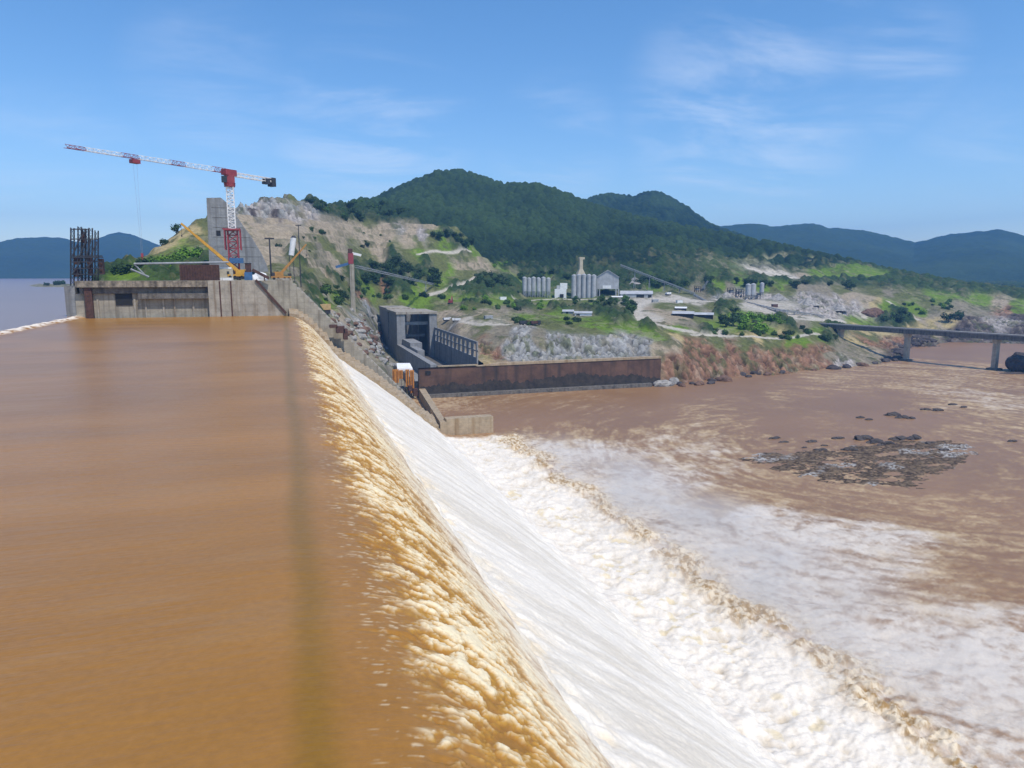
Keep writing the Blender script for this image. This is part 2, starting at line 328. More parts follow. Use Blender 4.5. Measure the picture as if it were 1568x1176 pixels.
def ridges(a, r):
    h = np.full(np.shape(a), -99.)
    u_of = lambda x: 784+FPX*math.cos(0)*np.tan(x-YAW)      # only to look up the ridge distance per bearing
    r1 = np.interp(u_of(a), [480, 700, 900, 1100, 1360], [1650, 1600, 1500, 1400, 1250])
    x = r*np.sin(a); y = r*np.cos(a); base = table(a, np.log(np.maximum(r, 1)))
    w1 = np.interp(u_of(a), [700, 1000, 1360], [640, 560, 330])
    for (ra, rz), r0, wf, wb in ((RID1, r1, w1, 500.), (RID2, 2350., 800., 600.)):
        zr = np.interp(a, ra, rz, left=20, right=20)
        t = (r-r0)/np.where(r < r0, wf, wb)
        sh = 1-np.minimum(np.abs(t), 1)**1.25
        spur = (fbm(x/170, y/170, 4, 31)-.5)*115*np.clip(1-np.abs(t), 0, 1)*np.clip(np.abs(t)*2.2, 0, 1)
        h = np.maximum(h, np.where((np.abs(t) < 1) & (zr > base), base+(zr-base)*sh+spur*ss(0, 60, zr-base), -99.))
    return h
def ground(x, y):
    a = np.arctan2(x, y); r = np.hypot(x, y)
    z = table(a, np.log(np.maximum(r, 1)))
    z = np.maximum(z, ridges(a, r))
    cut = (y < 419.5) & (x > 60) & (x < 241)
    z = np.where(cut, -7., z)
    return z
_rr = np.exp(np.linspace(math.log(338), math.log(6500), 2600))
def HIT(u, v):
    d = ray(u, v); k = _rr/math.hypot(d[0], d[1]); P = CAM[None]+d[None]*k[:, None]
    g = ground(P[:, 0], P[:, 1]); w = np.where(g >= P[:, 2])[0]
    i = w[0] if len(w) else len(_rr)-1
    return A([P[i, 0], P[i, 1], g[i]])
# ------------------------------------------------------------------ surface zones of the land: (u, v, kind)
PAL = dict(G=(.13, .205, .02), O=(.125, .135, .045), D=(.036, .066, .02), T=(.34, .275, .19), P=(.47, .42, .34), R=(.25, .245, .23),
           B=(.21, .115, .07), K=(.075, .06, .055), Y=(.42, .33, .16), Q=(.31, .28, .255), F=(.024, .046, .016), N=(.22, .19, .13))
ZONES = '''500 372 O,540 376 O,600 372 O,470 378 O,510 385 O,560 388 O,600 386 D,640 384 G,680 378 G,450 392 D,430 410 O,480 412 O,470 430 D,500 435 O,540 430 D,560 445 G,600 440 D,480 455 D,620 455 G,650 452 G,700 452 G,740 455 D,770 450 D,800 470 D,830 468 G,720 465 D,680 472 O,740 486 O,800 486 G,850 472 D,900 475 D,960 496 D,1000 505 D,1040 505 G,1080 508 D,1060 475 O,1110 470 D,1150 505 D,1090 450 D,1120 462 O,390 326 K,430 328 K,470 326 Q,400 332 Q,450 336 Q,385 316 Q,415 316 Q,500 338 N,560 343 O,620 344 N,468 298 F,485 303 F,505 310 F,530 316 F,560 319 F,590 322 F,615 328 F,640 336 F,485 318 F,510 328 F,545 334 F,580 336 F,610 337 F,535 325 F,170 418 D,185 410 D,200 418 G,215 408 G,235 390 O,240 400 G,255 375 Y,260 400 G,270 365 Y,280 380 G,285 400 G,295 350 Y,300 390 G,305 370 O,312 345 O,315 410 D,250 418 D,
330 335 O,345 330 N,360 325 R,375 318 R,390 312 R,410 306 R,430 305 R,445 303 O,460 308 R,475 318 R,380 328 R,410 322 R,440 322 R,465 330 N,400 335 N,380 340 T,420 340 T,450 345 T,480 345 T,500 350 T,530 350 T,560 352 T,590 352 T,615 352 Q,635 352 T,
380 360 T,410 358 T,440 362 T,470 365 T,500 365 T,530 365 T,560 368 T,590 365 T,620 362 T,645 360 Q,655 347 T,675 342 Y,690 345 T,705 355 O,660 365 O,640 375 O,610 380 O,580 380 T,550 382 O,520 380 T,490 380 N,460 385 T,440 380 N,420 385 T,395 380 T,
690 365 D,705 375 D,720 370 G,725 385 G,715 395 O,690 390 O,660 390 O,630 390 O,605 398 D,650 405 D,680 405 O,700 405 T,720 405 T,735 400 T,740 390 D,760 395 G,775 390 G,785 400 G,770 408 G,
410 400 T,430 400 N,450 400 O,470 400 T,490 405 N,510 398 T,525 405 O,545 410 D,570 415 D,600 420 D,640 420 D,665 425 G,690 415 G,700 425 O,720 425 O,735 432 D,760 432 D,785 435 D,
455 420 N,480 420 O,500 420 T,515 430 D,530 440 O,550 445 O,480 440 N,500 445 N,515 455 G,500 465 G,530 465 O,555 455 B,575 450 O,600 455 O,620 445 D,640 445 G,660 445 O,590 440 B,
480 460 T,470 470 R,490 480 D,510 480 T,530 485 T,550 480 N,570 485 R,520 500 R,545 500 R,565 505 R,550 520 T,570 525 R,560 540 N,530 520 N,580 545 N,
700 445 D,720 440 D,690 455 G,720 460 G,750 462 G,780 462 G,810 463 O,840 464 G,870 465 O,720 472 O,700 480 T,680 480 T,740 480 T,770 475 N,800 478 N,830 475 O,850 480 G,690 490 N,720 492 P,750 493 P,790 494 T,830 495 O,870 490 G,850 500 O,
900 470 G,890 482 N,920 475 D,940 485 D,910 495 G,930 500 G,960 500 G,975 505 G,1000 508 G,880 500 O,1020 512 O,900 508 O,1000 515 G,1040 515 Y,1060 512 O,
700 505 T,730 505 O,760 505 N,790 508 R,720 520 N,740 530 B,760 520 N,780 530 R,800 520 R,820 530 R,850 520 R,870 535 R,900 525 R,930 535 R,960 525 R,990 530 R,1010 525 T,1030 522 T,830 515 N,760 540 B,790 545 R,850 545 R,950 545 R,740 545 Y,725 540 T,
1000 440 G,960 440 D,930 435 D,985 450 O,1010 458 P,1030 460 P,990 458 P,1060 462 P,975 470 P,985 480 P,1000 475 T,1000 490 P,1015 497 T,1020 468 O,1045 468 O,1050 485 T,1030 485 T,1045 495 N,1070 490 O,1085 500 G,1080 478 N,1060 478 P,1050 450 O,1070 445 N,1080 455 N,
1095 470 O,1100 455 R,1115 440 N,1130 450 Q,1150 455 Q,1180 455 Q,1170 465 P,1200 470 P,1190 445 O,1210 440 O,1230 450 Q,1250 460 Q,1260 470 Q,1280 460 Q,1300 455 T,1310 470 Q,1290 475 Q,1230 475 Q,1210 485 P,1240 485 P,1180 478 P,1150 468 P,1270 485 Q,1320 480 P,1345 478 Q,1340 465 Y,1330 462 T,
1110 480 D,1130 485 G,1150 490 G,1170 495 G,1190 490 D,1110 495 G,1140 505 G,1180 508 G,1210 500 D,1100 512 P,1150 513 Y,1200 514 Y,1230 500 N,1240 510 O,1215 520 G,1230 525 G,1260 515 G,1195 525 O,1060 530 B,1100 525 O,1140 525 O,1170 520 O,
1030 540 B,1060 545 B,1090 545 B,1120 540 B,1150 540 B,1180 545 B,1200 535 B,1230 535 B,1080 560 B,1040 560 B,1120 560 B,1160 556 B,1200 552 B,1240 545 B,1260 535 B,1270 545 N,1270 555 B,1290 540 N,1300 530 N,1310 548 N,1290 555 Q,1340 545 N,1350 550 K,1370 545 K,1330 535 T,1310 525 Y,1330 525 B,1360 525 B,1380 530 K,1330 515 O,1370 520 B,1270 520 D,1280 505 D,1255 495 O,1320 505 Y,1350 510 Y,
1350 490 D,1370 485 D,1390 490 D,1330 492 G,1310 492 G,1360 470 G,1390 470 G,1410 475 G,1380 460 O,1420 465 O,1400 450 O,1430 455 G,1360 452 N,1340 448 O,1430 480 N,1410 490 T,1400 500 Y,1430 498 Y,1450 495 Y,1470 500 K,1440 505 T,1450 515 K,1410 515 K,1420 522 K,1490 490 K,1480 480 N,1500 478 N,1470 465 N,1460 455 G,1500 458 G,1530 465 T,1560 470 G,1540 478 B,1560 485 K,1550 492 Q,1520 492 Q,1510 500 K,1560 500 K,
1170 415 P,1190 418 P,1210 424 P,1230 425 T,1220 416 O,1250 418 G,1265 420 G,1290 425 G,1310 424 G,1340 424 G,1160 430 D,1200 432 D,1240 432 D,1280 435 D,1320 438 D,1360 440 D,1400 442 D,1440 445 D,1480 448 D,1520 450 D,1560 455 D,1300 430 D,1350 432 D,1400 432 D,1450 434 D,1500 436 D,1550 440 D,1380 426 D,1440 428 D,1500 428 D,
1110 430 D,1080 436 D,1040 436 D,1050 428 D,1130 436 G,1100 438 G,1200 436 G,1170 438 G,1230 440 N,1260 445 N,1290 445 O,800 425 D,830 432 D,860 425 D,840 420 G,900 405 D,940 412 D,980 432 D,1010 425 D,820 415 D,790 420 G,810 438 G'''
_zp = []; _zk = []
for e in ZONES.replace('\n', '').split(','):
    u, v, k = e.split(); p = HIT(float(u), float(v)); _zp.append((math.atan2(p[0], p[1])*40, math.log(math.hypot(p[0], p[1]))*14)); _zk.append(k)
_zp = A(_zp); _zc = A([PAL[k] for k in _zk]); _zf = A([1. if k in 'FD' else 0. for k in _zk]); _zr = A([1. if k in 'RKBQ' else (.3 if k in 'TN' else .2) for k in _zk])
def zones(x, y):
    sh = x.shape; x = x.ravel(); y = y.ravel()
    r = np.hypot(x, y)
    wx = (fbm(x/22, y/22, 4, 3)-.5); wy = (fbm(x/22, y/22, 4, 77)-.5)
    q0 = np.arctan2(x, y)*40+wx*1.3*np.clip(500/r, .3, 1.2); q1 = np.log(r)*14+wy*.9*np.clip(500/r, .3, 1.2)
    C = np.zeros((len(x), 3)); F = np.zeros(len(x)); R = np.zeros(len(x))
    for s in range(0, len(x), 40000):
        d = (q0[s:s+40000, None]-_zp[None, :, 0])**2+(q1[s:s+40000, None]-_zp[None, :, 1])**2
        w = 1/(d+.004)**2.6; w /= w.sum(1, keepdims=True)
        C[s:s+40000] = w@_zc; F[s:s+40000] = w@_zf; R[s:s+40000] = w@_zr
    return C.reshape(*sh, 3), F.reshape(sh), R.reshape(sh)
NAZ = 1000
_ga = np.linspace(math.radians(-22), math.radians(60), NAZ)
_gr = np.exp(np.concatenate([np.linspace(math.log(337), math.log(1050), 560), np.linspace(math.log(1050), math.log(2750), 430)[1:]]))
GA, GR = np.meshgrid(_ga, _gr)
GX = GR*np.sin(GA); GY = GR*np.cos(GA); GZ = ground(GX, GY)
ZC, ZF, ZR = zones(GX, GY)
rg = ridges(GA, GR); RS = np.interp(784+FPX*np.tan(GA-YAW), [480, 700, 850, 1000, 1150, 1250, 1350, 1400, 1568], [880, 900, 960, 1000, 1090, 1190, 1330, 1450, 1850]); onridge = ss(-14, 2, rg-table(GA, np.log(GR)))*ss(-70, 50, GR-RS+60*(fbm(GX/70, GY/70, 3, 66)-.5))
ZF = np.maximum(np.clip(ZF*1.2-.1, 0, 1)*.8, onridge)
far_low = ss(-40, 110, GR-RS+120*(fbm(GX/70, GY/70, 3, 66)-.5))*(GA > math.radians(14)); ZF = np.maximum(ZF, far_low*.9)
wa, cia = worley(GX/8, GY/8, 4); wb_, cib = worley(GX/14, GY/14, 6); kf = GR > 1050; wl = np.where(kf, wb_, wa); cid = np.where(kf, cib, cia); wl2, cid2 = worley(GX/4.2+9, GY/4.2, 8)
canopy = np.clip(1-wl**2*1.6, 0, 1)*np.where(kf, 5+7*cid, 3.5+4.5*cid)+np.clip(1-wl2**2*1.6, 0, 1)*2.0
big = fbm(GX/120, GY/120, 4, 12); clear = ss(.64, .72, fbm(GX/90, GY/60, 4, 55))*.85*(1-ss(1300, 1600, GR))*ss(math.radians(31), math.radians(36), GA)
ZF = ZF*(1-clear*far_low)
fcol = mix3(A((.011, .026, .013)), A((.038, .068, .022)), np.clip(.6*cid+1.5*(big-.36), 0, 1))
ZC = mix3(ZC, np.where((onridge+far_low)[..., None] > .5, fcol, ZC*.55+fcol*.45), np.clip(ZF*1.3, 0, 1))
meadow = mix3(A((.14, .19, .05)), A((.28, .23, .15)), fbm(GX/60, GY/60, 3, 91))
ZC = mix3(ZC, meadow, clear*far_low)
# dirt roads: pale strips worn into the ground
ROADS = [([(655, 452), (680, 446), (705, 439), (722, 431), (728, 426), (738, 424)], 7.), ([(1045, 456), (1000, 460), (975, 468), (972, 478), (980, 488), (1000, 496), (1030, 503), (1060, 508)], 11.),
         ([(1030, 452), (1060, 461), (1100, 462)], 9.), ([(1095, 458), (1140, 467), (1170, 475), (1200, 486), (1240, 490), (1290, 491)], 7.), ([(1360, 462), (1385, 478), (1405, 490)], 5.), ([(690, 501), (740, 498), (800, 497)], 5.),
         ([(790, 459), (850, 458), (900, 459), (960, 460)], 8.), ([(640, 390), (680, 387), (720, 385)], 4.), ([(1060, 513), (1120, 515), (1200, 519), (1255, 512)], 4.), ([(1150, 413), (1180, 418), (1215, 426)], 14.)]
RW = np.zeros(GX.shape)
for pts, w in ROADS:
    Q = [HIT(*q)[:2] for q in pts]
    for q0, q1 in zip(Q[:-1], Q[1:]):
        d = q1-q0; L2 = max(1e-6, d@d); tt = np.clip(((GX-q0[0])*d[0]+(GY-q0[1])*d[1])/L2, 0, 1)
        dd = np.hypot(GX-q0[0]-tt*d[0], GY-q0[1]-tt*d[1]); RW = np.maximum(RW, 1-ss(w*.35, w*.75, dd))
ZC = mix3(ZC, A((.50, .45, .37)), RW*.9); ZF = ZF*(1-RW); ZR = ZR*(1-.9*RW)
rough_n = (fbm(GX/14, GY/14, 5, 21)-.5)*4.2*ZR+(fbm(GX/3.4, GY/3.4, 3, 23)-.5)*2.2*ZR
dry = ss(-2, 1.2, GZ)
sp1 = ss(.52, .66, fbm(GX/7, GY/11, 5, 101, .62))*(1-ss(.9, 1., ZF))*(1-RW)*ss(.25, .75, fbm(GX/45, GY/45, 3, 102)+.12)
ZC = mix3(ZC, mix3(A((.045, .065, .022)), A((.12, .12, .05)), fbm(GX/5, GY/5, 3, 103)), sp1*.75); GZ = GZ+sp1*1.5*dry*fbm(GX/2.5, GY/2.5, 2, 105)
sp2 = ss(.56, .68, fbm(GX/9+40, GY/14, 5, 104, .62))*(1-ss(.6, .9, ZF))*(1-RW)
ZC = mix3(ZC, A((.36, .30, .22)), sp2*.3)
blk, bid = worley(GX/3.6, GY/3.6, 61); blk2, bid2 = worley(GX/2.1, GY/2.1, 62); rk = ss(.72, .95, ZR)*(1-RW)
GZ = GZ+rk*dry*((bid-.5)*3.2-blk*2.2+(bid2-.5)*1.0); ZC = ZC*(1+rk*((bid-.5)*.8+(bid2-.5)*.45))[..., None]
bench = (GY > 425)*(GR < 1000)*ss(40, 60, GZ)*ss(.15, .28, ZR)*(1-ZF); GZ = GZ+bench*2.0*np.sin(GZ*2*math.pi/8.5+3*fbm(GX/60, GY/60, 2, 63))
GZ = GZ+rough_n*dry*(1-.7*ZF)+canopy*ZF*dry+(fbm(GX/2.2, GY/2.2, 3, 41)-.5)*.9*(1-ZF)*dry
GZ = np.where(GZ < -.5, -4, GZ)
P = np.stack([GX, GY, GZ], -1)
# hollow out the land under the dam blocks, the powerhouse pit and the tailrace
cx = (GX[:-1, :-1]+GX[1:, 1:])/2; cy = (GY[:-1, :-1]+GY[1:, 1:])/2
keep = ~((cx > 84) & (cx < 116.5) & (cy > 419) & (cy < 661)) & ~((cx < 60) & (cy < 362) & (cx > -95))
n1 = 559
M['land'] = land_mat('ground_cover', .3, 1.0); M['forest'] = land_mat('forest_canopy', .22, 1.2, .55, 1.5)
tag(grid('river_bank', P[:n1+1], M['land'], ZC[:n1+1], keep=keep[:n1]), kind='structure')
tag(grid('forested_hills', P[n1:], M['forest'], ZC[n1:], keep=keep[n1:]), kind='structure')
# distant blue ridges
def far_ridge(name, pts, r0, wf, wb, umin, umax, n=420, seed=1):
    ra, rz = skyline(pts, lambda u: r0)
    a_, r_ = np.meshgrid(np.linspace(az(umin), az(umax), n), np.concatenate([np.linspace(r0-wf, r0, 110), np.linspace(r0, r0+wb, 12)[1:]]))
    x = r_*np.sin(a_); y = r_*np.cos(a_); t = (r_-r0)/np.where(r_ < r0, wf, wb)
    zr = np.interp(a_, ra, rz); at = np.abs(t)
    z = 40+(zr-40)*(1-at**1.15)+(fbm(x/420, y/420, 5, seed)-.5)*170*np.clip(1-at, 0, 1)*np.clip(at*2.5, 0, 1)+(fbm(x/40, y/40, 3, seed+4)-.5)*12
    c = mix3(A((.022, .042, .016)), A((.05, .08, .025)), fbm(x/300, y/300, 4, seed+8))
    return tag(grid(name, np.stack([x, y, z], -1), M['forest'], c), kind='structure')
far_ridge('distant_hills', [(1000, 385), (1060, 362), (1100, 347), (1130, 344), (1160, 343), (1185, 347), (1215, 344), (1245, 342), (1270, 349), (1300, 351), (1330, 354), (1360, 361), (1400, 371), (1425, 366), (1455, 359), (1485, 356), (1510, 353), (1530, 351), (1550, 356), (1568, 362), (1620, 372), (1750, 366), (1900, 380)], 4600, 1750, 900, 1000, 1900, 460, 61)
far_ridge('distant_mountain', [(-420, 400), (-200, 384), (-60, 373), (0, 370), (25, 365), (60, 363), (90, 364), (120, 371), (145, 368), (165, 359), (182, 356), (200, 359), (215, 364), (240, 374), (280, 388), (340, 405), (420, 418)], 5200, 1100, 800, -420, 460, 300, 71)

# ------------------------------------------------------------------ water: one height and foam field for the overflow and the river
PX = A([-82, -80.5, -78, -1.2, -.6, .1, .7, 1.4, 2.6, 4.2, 6.0, 8.0, 10., 12., 14., 16., 18., 19.0, 19.5, 20.2, 22., 24., 28., 38., 47., 56., 62., 66., 69., 73., 300.])
PD = A([17.3, 17.6, 18.0, 18.1, 18.12, 18.18, 18.25, 18.32, 18.47, 18.75, 19.4, 20.6, 22.1, 24.0, 26.2, 28.6, 31.0, 32.2, 33.3, 34.6, 36.8, 38.3, 41.3, 48.6, 55.8, 63.4, 68.6, 71.6, 73.0, 73.6, 74.])
_px = np.arange(-95, 300, .02); _pd = np.interp(_px, PX, PD)
_w = np.hanning(61); _w /= _w.sum(); _pd = np.convolve(np.pad(_pd, 30, mode='edge'), _w, 'valid')
_slope = np.gradient(_pd, .02)
YEND = lambda x: 335-22*np.clip(x/66., 0, 1)
def river_density(x, y):
    pts = A([(800, 685, .6), (870, 690, .72), (930, 690, .66), (960, 705, .5), (900, 660, .2), (840, 655, .12), (760, 650, 0), (850, 635, 0), (1000, 640, .04), (1080, 640, .25), (1050, 660, .42), (980, 690, .5), (1000, 750, .72), (1040, 740, .58), (1100, 720, .46), (1080, 700, .5), (1130, 700, .28),
      (1010, 790, .78), (1080, 800, .66), (1150, 800, .74), (1250, 815, .76), (1350, 820, .72), (1400, 830, .6), (1450, 850, .38), (1500, 830, .16), (1540, 860, .2), (1568, 900, .3), (1150, 870, .7), (1250, 870, .66), (1350, 880, .6), (1450, 900, .46), (1480, 940, .58), (1560, 950, .6),
      (1300, 950, .68), (1400, 1000, .7), (1500, 1000, .78), (1560, 1020, .74), (1480, 1080, .66), (1560, 1120, .62), (1400, 1060, .62), (1100, 770, .24), (1200, 770, .14), (1300, 775, .14), (1400, 780, .18), (1500, 780, .22), (1480, 720, .08), (1560, 720, .12), (1400, 735, .1), (1250, 750, .2), (1160, 740, .3),
      (1180, 700, 0), (1200, 650, 0), (1300, 620, 0), (1400, 640, 0), (1100, 600, 0), (1500, 690, .08), (1000, 610, 0), (1150, 620, .06), (1290, 585, .36), (1250, 580, .3), (1440, 590, .38), (1480, 600, .52), (1520, 615, .5), (1540, 640, .3), (1470, 565, .4), (1410, 562, .25), (1560, 680, .26), (1180, 610, .2), (1100, 630, .25), (1350, 605, .08), (1200, 580, .04), (1440, 540, 0), (1350, 575, .2), (1560, 560, .1), (1568, 600, .2), (1500, 520, 0),
      (900, 780, .85), (1100, 1000, .85), (1300, 1176, .8), (1700, 900, .3), (1700, 1200, .6), (1700, 600, .1)], float)
    wp = A([PZ(u, v, 0.) for u, v, _ in pts]); qa = np.arctan2(wp[:, 0], wp[:, 1])*9; qr = np.log(np.hypot(wp[:, 0], wp[:, 1]))*6
    sh = x.shape; x = x.ravel(); y = y.ravel(); out = np.zeros(len(x))
    wx = (fbm(x/25, y/25, 5, 5, .6)-.5)*1.1
    for s in range(0, len(x), 60000):
        a = np.arctan2(x[s:s+60000], y[s:s+60000])*9+wx[s:s+60000]; r = np.log(np.hypot(x[s:s+60000], y[s:s+60000]))*6+wx[s:s+60000]
        w = 1/((a[:, None]-qa)**2+(r[:, None]-qr)**2+.012)**1.6; out[s:s+60000] = (w@pts[:, 2])/w.sum(1)
    return out.reshape(sh)
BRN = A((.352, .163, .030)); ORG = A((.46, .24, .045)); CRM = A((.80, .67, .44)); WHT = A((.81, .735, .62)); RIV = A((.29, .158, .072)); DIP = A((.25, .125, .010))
def water(x, y):
    """height z, x-shift, albedo and foam of the water at plan position x, y"""
    d = np.interp(x, _px, _pd); sl = np.interp(x, _px, _slope)
    nx_ = sl/np.sqrt(1+sl*sl); nz_ = 1/np.sqrt(1+sl*sl)
    z = 74-d
    # --- smooth sheet on top of the dam
    sheet = 1-ss(2, 5, x)
    z = z+sheet*((fbm(x/9, y/3.5, 3, 1)-.5)*.10+(fbm(x/30, y/14, 2, 2)-.5)*.10)
    c = np.broadcast_to(BRN, x.shape+(3,)).copy()
    silt = fbm(x/26, y/9, 4, 88); c = c*(.80+.40*silt)[..., None]; c = mix3(c, A((.36, .19, .06)), ss(.60, .74, fbm(x/9, y/2.6, 4, 89))*.35)
    xd = x+.7*(fbm(y/9, y*0+3, 3, 87)-.5); c = mix3(c, DIP, ss(-1.0, .45, xd)*(1-ss(.5, 2.3, xd))*(.65+.3*fbm(x/2, y/5, 3, 86)))  # dark band: thinner water plus weaker sky reflection painted into the colour
    foam = np.zeros(x.shape); disp = np.zeros(x.shape)
    # --- lumpy foam on the rounded crest
    sx = x*1.0; wy = y+(fbm(x/2.2, y/2.2, 4, 8)-.5)*2.2; wx2 = x+(fbm(x/2.2+5, y/2.2, 4, 9)-.5)*1.9
    n1_ = fbm(wx2/1.0, wy/.66, 5, 10, .62); n2_ = fbm(wx2/.40, wy/.22, 3, 11, .6)
    patch = fbm(x/5, y/3.6, 4, 12)
    lump = np.clip((n1_-.37)/.27, 0, 1)*.62+np.clip((n2_-.25)/.5, 0, 1)*.38; lump = np.clip(lump+.95*(patch-.53), 0, 1)
    edge = 4.1+.9*(1-ss(28, 75, y))+2.6*(fbm(y/4.2, y*0+.5, 3, 13)-.5)+6.0*(fbm(x/1.7, y/.45, 4, 14, .62)-.5)
    og = ss(-.3, 2.6, x-edge)*(1-ss(65, 70, x)); before = 1-ss(18.6, 19.6, x)
    late = ss(11, 18.5, x)*np.clip(.72+.9*(fbm(x/3, y/9, 3, 19)-.5), 0, 1)
    cover = ss(.13, .42, lump+.18*late)
    lv = np.clip(lump*(1-late*.45)+late*.36, 0, 1)
    fl = og*before*(.22+.78*cover)
    fleck = ss(.66, .80, fbm(x/.7, y/.15, 4, 15))*ss(1.8, 3.8, x)*.75*(1-og)*before*.7
    cc = np.where((lv < .45)[..., None], mix3(BRN*1.02, ORG*1.08, np.clip(lv/.45, 0, 1)), mix3(ORG*1.08, CRM*1.06, np.clip((lv-.45)/.34, 0, 1)))
    pale = mix3(cc, A((.80, .70, .56)), np.clip(late*.8, 0, .85))
    c = mix3(c, pale, np.clip(fl, 0, 1)); c = mix3(c, CRM, fleck)
    foam = np.maximum(foam, fl*(.3+.6*lv)); disp += og*before*((lump-.4)*(.38-.26*late)+.25*(patch-.5))
    # --- white falling sheet
    wh = ss(18.8, 20.0, x)*(1-ss(64, 70, x))
    st = fbm(x/20, y/3.2, 4, 24)*.7+fbm(x/6, y/1.0, 3, 25)*.3
    puff = fbm(x/2.6, y/2.2, 4, 26)
    topf = (1-ss(21, 29, x+5*(puff-.5)))
    wc = mix3(A((.70, .625, .51)), A((.83, .755, .64)), ss(.30, .66, st))
    tn = fbm(x/3.2, y/2.4, 4, 53); wc = mix3(wc, A((.78, .60, .36)), (topf*.8+.28*ss(56, 66, x))*ss(.48, .66, tn)*.7)
    wc = mix3(wc, A((.83, .76, .65)), ss(54, 66, x+6*(puff-.5))*.8)
    c = mix3(c, wc, wh); foam = np.maximum(foam, wh); disp += wh*((st-.5)*.35+(puff-.5)*(.55+1.4*topf+1.1*ss(50, 66, x)))
    # --- white boiling water at the toe
    toe = ss(62, 68, x+3*(fbm(x/5, y/5, 3, 27)-.5))
    bx = 93.5+9*(fbm(y/26., y*0+2.2, 3, 28)-.5)+3*(fbm(y/7., y*0+9.2, 3, 29)-.5)
    bw = np.exp(-((x-bx-2.4)/(2.6+5.5*fbm(y/11, x*0+4, 3, 49)))**2); far = ss(303, 313, y+.12*(x-66)+4*(fbm(x/5, y/5, 3, 48)-.5)); inner = toe*(1-ss(-1.5, 2.5, x-bx))*(1-far); bw = bw*(1-far)
    t1 = fbm(x/5, y/5, 5, 30); t2 = fbm(x/1.8, y/1.6, 4, 32)
    ic = mix3(A((.64, .55, .42)), WHT, ss(.30, .55, .5*t1+.5*t2+.08))
    speck = ss(.58, .70, fbm(x/2.2, y/2.2, 4, 34))*ss(.5, .62, fbm(x/13, y/13, 3, 35))
    ic = mix3(ic, CRM*.92, speck*.9)
    dens = np.zeros(x.shape); k = x > 60
    if k.any(): dens[k] = river_density(x[k], y[k])
    qx = x+(fbm(x/16, y/16, 3, 36)-.5)*22; qy = y+(fbm(x/16+4, y/16, 3, 37)-.5)*22
    n = .30*fbm(qx/11, qy/11, 5, 38, .6)+.26*(1-np.abs(2*fbm(qx/4.2, qy/4.2, 4, 39, .6)-1))+.44*fbm(x/2.4+qx/9, y/1.7+qy/9, 5, 40, .66)
    sc_ = PZ(1330, 690, 0.); ra_ = np.hypot(x-sc_[0], (y-sc_[1])); an_ = np.arctan2(y-sc_[1], x-sc_[0]); wr_ = ra_+9*(fbm(x/30, y/30, 3, 56)-.5)
    sw = .6*fbm(wr_/3.2, an_*7, 5, 54, .6)+.4*fbm(wr_/1.1, an_*22, 4, 55, .6); n = n+(sw-n)*.55*ss(4, 22, x-bx)*(1-ss(.5, .8, dens)*.5)
    lo, hi = .36, .68; n = np.clip((n-lo)/(hi-lo), 0, 1)
    th = 1-dens; rf = ss(th-.46, th+.50, n)*ss(.0, .20, dens+.16*(fbm(x/14, y/10, 4, 52)-.5))
    rc = RIV*(.88+.24*fbm(x/40, y/40, 3, 42))[..., None]
    rc = mix3(rc, A((.27, .15, .068)), ss(.08, .35, dens)*.45)
    foamc = mix3(A((.57, .43, .26)), A((.675, .60, .505)), ss(.30, .66, dens+.3*(t1-.5)))
    rc = mix3(rc, foamc, rf*.95)
    out = np.maximum(ss(-1.5, 2.5, x-bx), far)
    c = mix3(c, ic, inner); c = mix3(c, rc, toe*out); foam = np.where(toe > .01, np.maximum(foam*(1-toe), np.maximum(inner, toe*out*rf)), foam)
    br = ss(.34, .62, fbm(x/1.1, y/1.2, 5, 43, .68)); bc = mix3(A((.37, .225, .085)), A((.76, .64, .46)), br)
    bm = np.clip(bw*toe*1.45*ss(.30, .56, .5*fbm(y/9, x/9, 3, 45)+.5*fbm(x/2.2, y/2.2, 4, 47)), 0, 1); c = mix3(c, bc, bm); foam = np.maximum(foam, bm*.8)
    disp += toe*((t1-.5)*(2.6*inner+1.1*out*np.clip(dens*1.6, .05, 1))+(t2-.5)*(1.2*inner+.7*out*np.clip(dens*1.5, .04, 1)))
    disp += bm*(.6+1.2*(fbm(x/2.6, y/2.6, 3, 46)-.5)+1.1*(fbm(x/.9, y/.9, 3, 50)-.5))
    return z+disp*nz_, disp*nx_, np.clip(c, 0, .96), np.clip(foam, 0, 1)
_ys = [-30.]; 
while _ys[-1] < 335: _ys.append(_ys[-1]+max(.085, .0029*math.hypot(_ys[-1], 22)) if _ys[-1] > 20 else _ys[-1]+.8)
_ys = A(_ys[:-1]); _ys = _ys*(335/_ys[-1])
_xs = np.concatenate([np.linspace(-86, -74, 14), np.linspace(-73, -1.6, 110), np.linspace(-1.4, 3, 38), np.arange(3.09, 20.4, .095), np.arange(20.5, 66, .26), np.arange(66, 112.2, .26)])
_xs[-1] = 112.
gx, gy = np.meshgrid(_xs, _ys); gy = gy*(YEND(gx)/335.)
wz, wdx, wc, wf = water(gx, gy)
M['over'] = water_mat('muddy_overflow', (.28, 1.3, 1), .085, .30); M['river'] = water_mat('muddy_river', (.5, .5, 1), .14, .42)
tag(grid('overflow_water', np.stack([gx+wdx, gy, wz], -1), M['over'], wc, dict(foam=wf)), kind='structure')
_x2 = np.concatenate([np.linspace(60, 112, 60), 112*np.exp(np.linspace(0, math.log(1300/112.), 420))[1:]])
_y2 = np.concatenate([_ys[::2]*(313/335.), 313*np.exp(np.linspace(0, math.log(1250/313.), 300))[1:]])
rx, ry = np.meshgrid(_x2, _y2); rz, rdx, rc, rf = water(rx, ry)
kx = (rx[:-1, :-1]+rx[1:, 1:])/2; ky = (ry[:-1, :-1]+ry[1:, 1:])/2
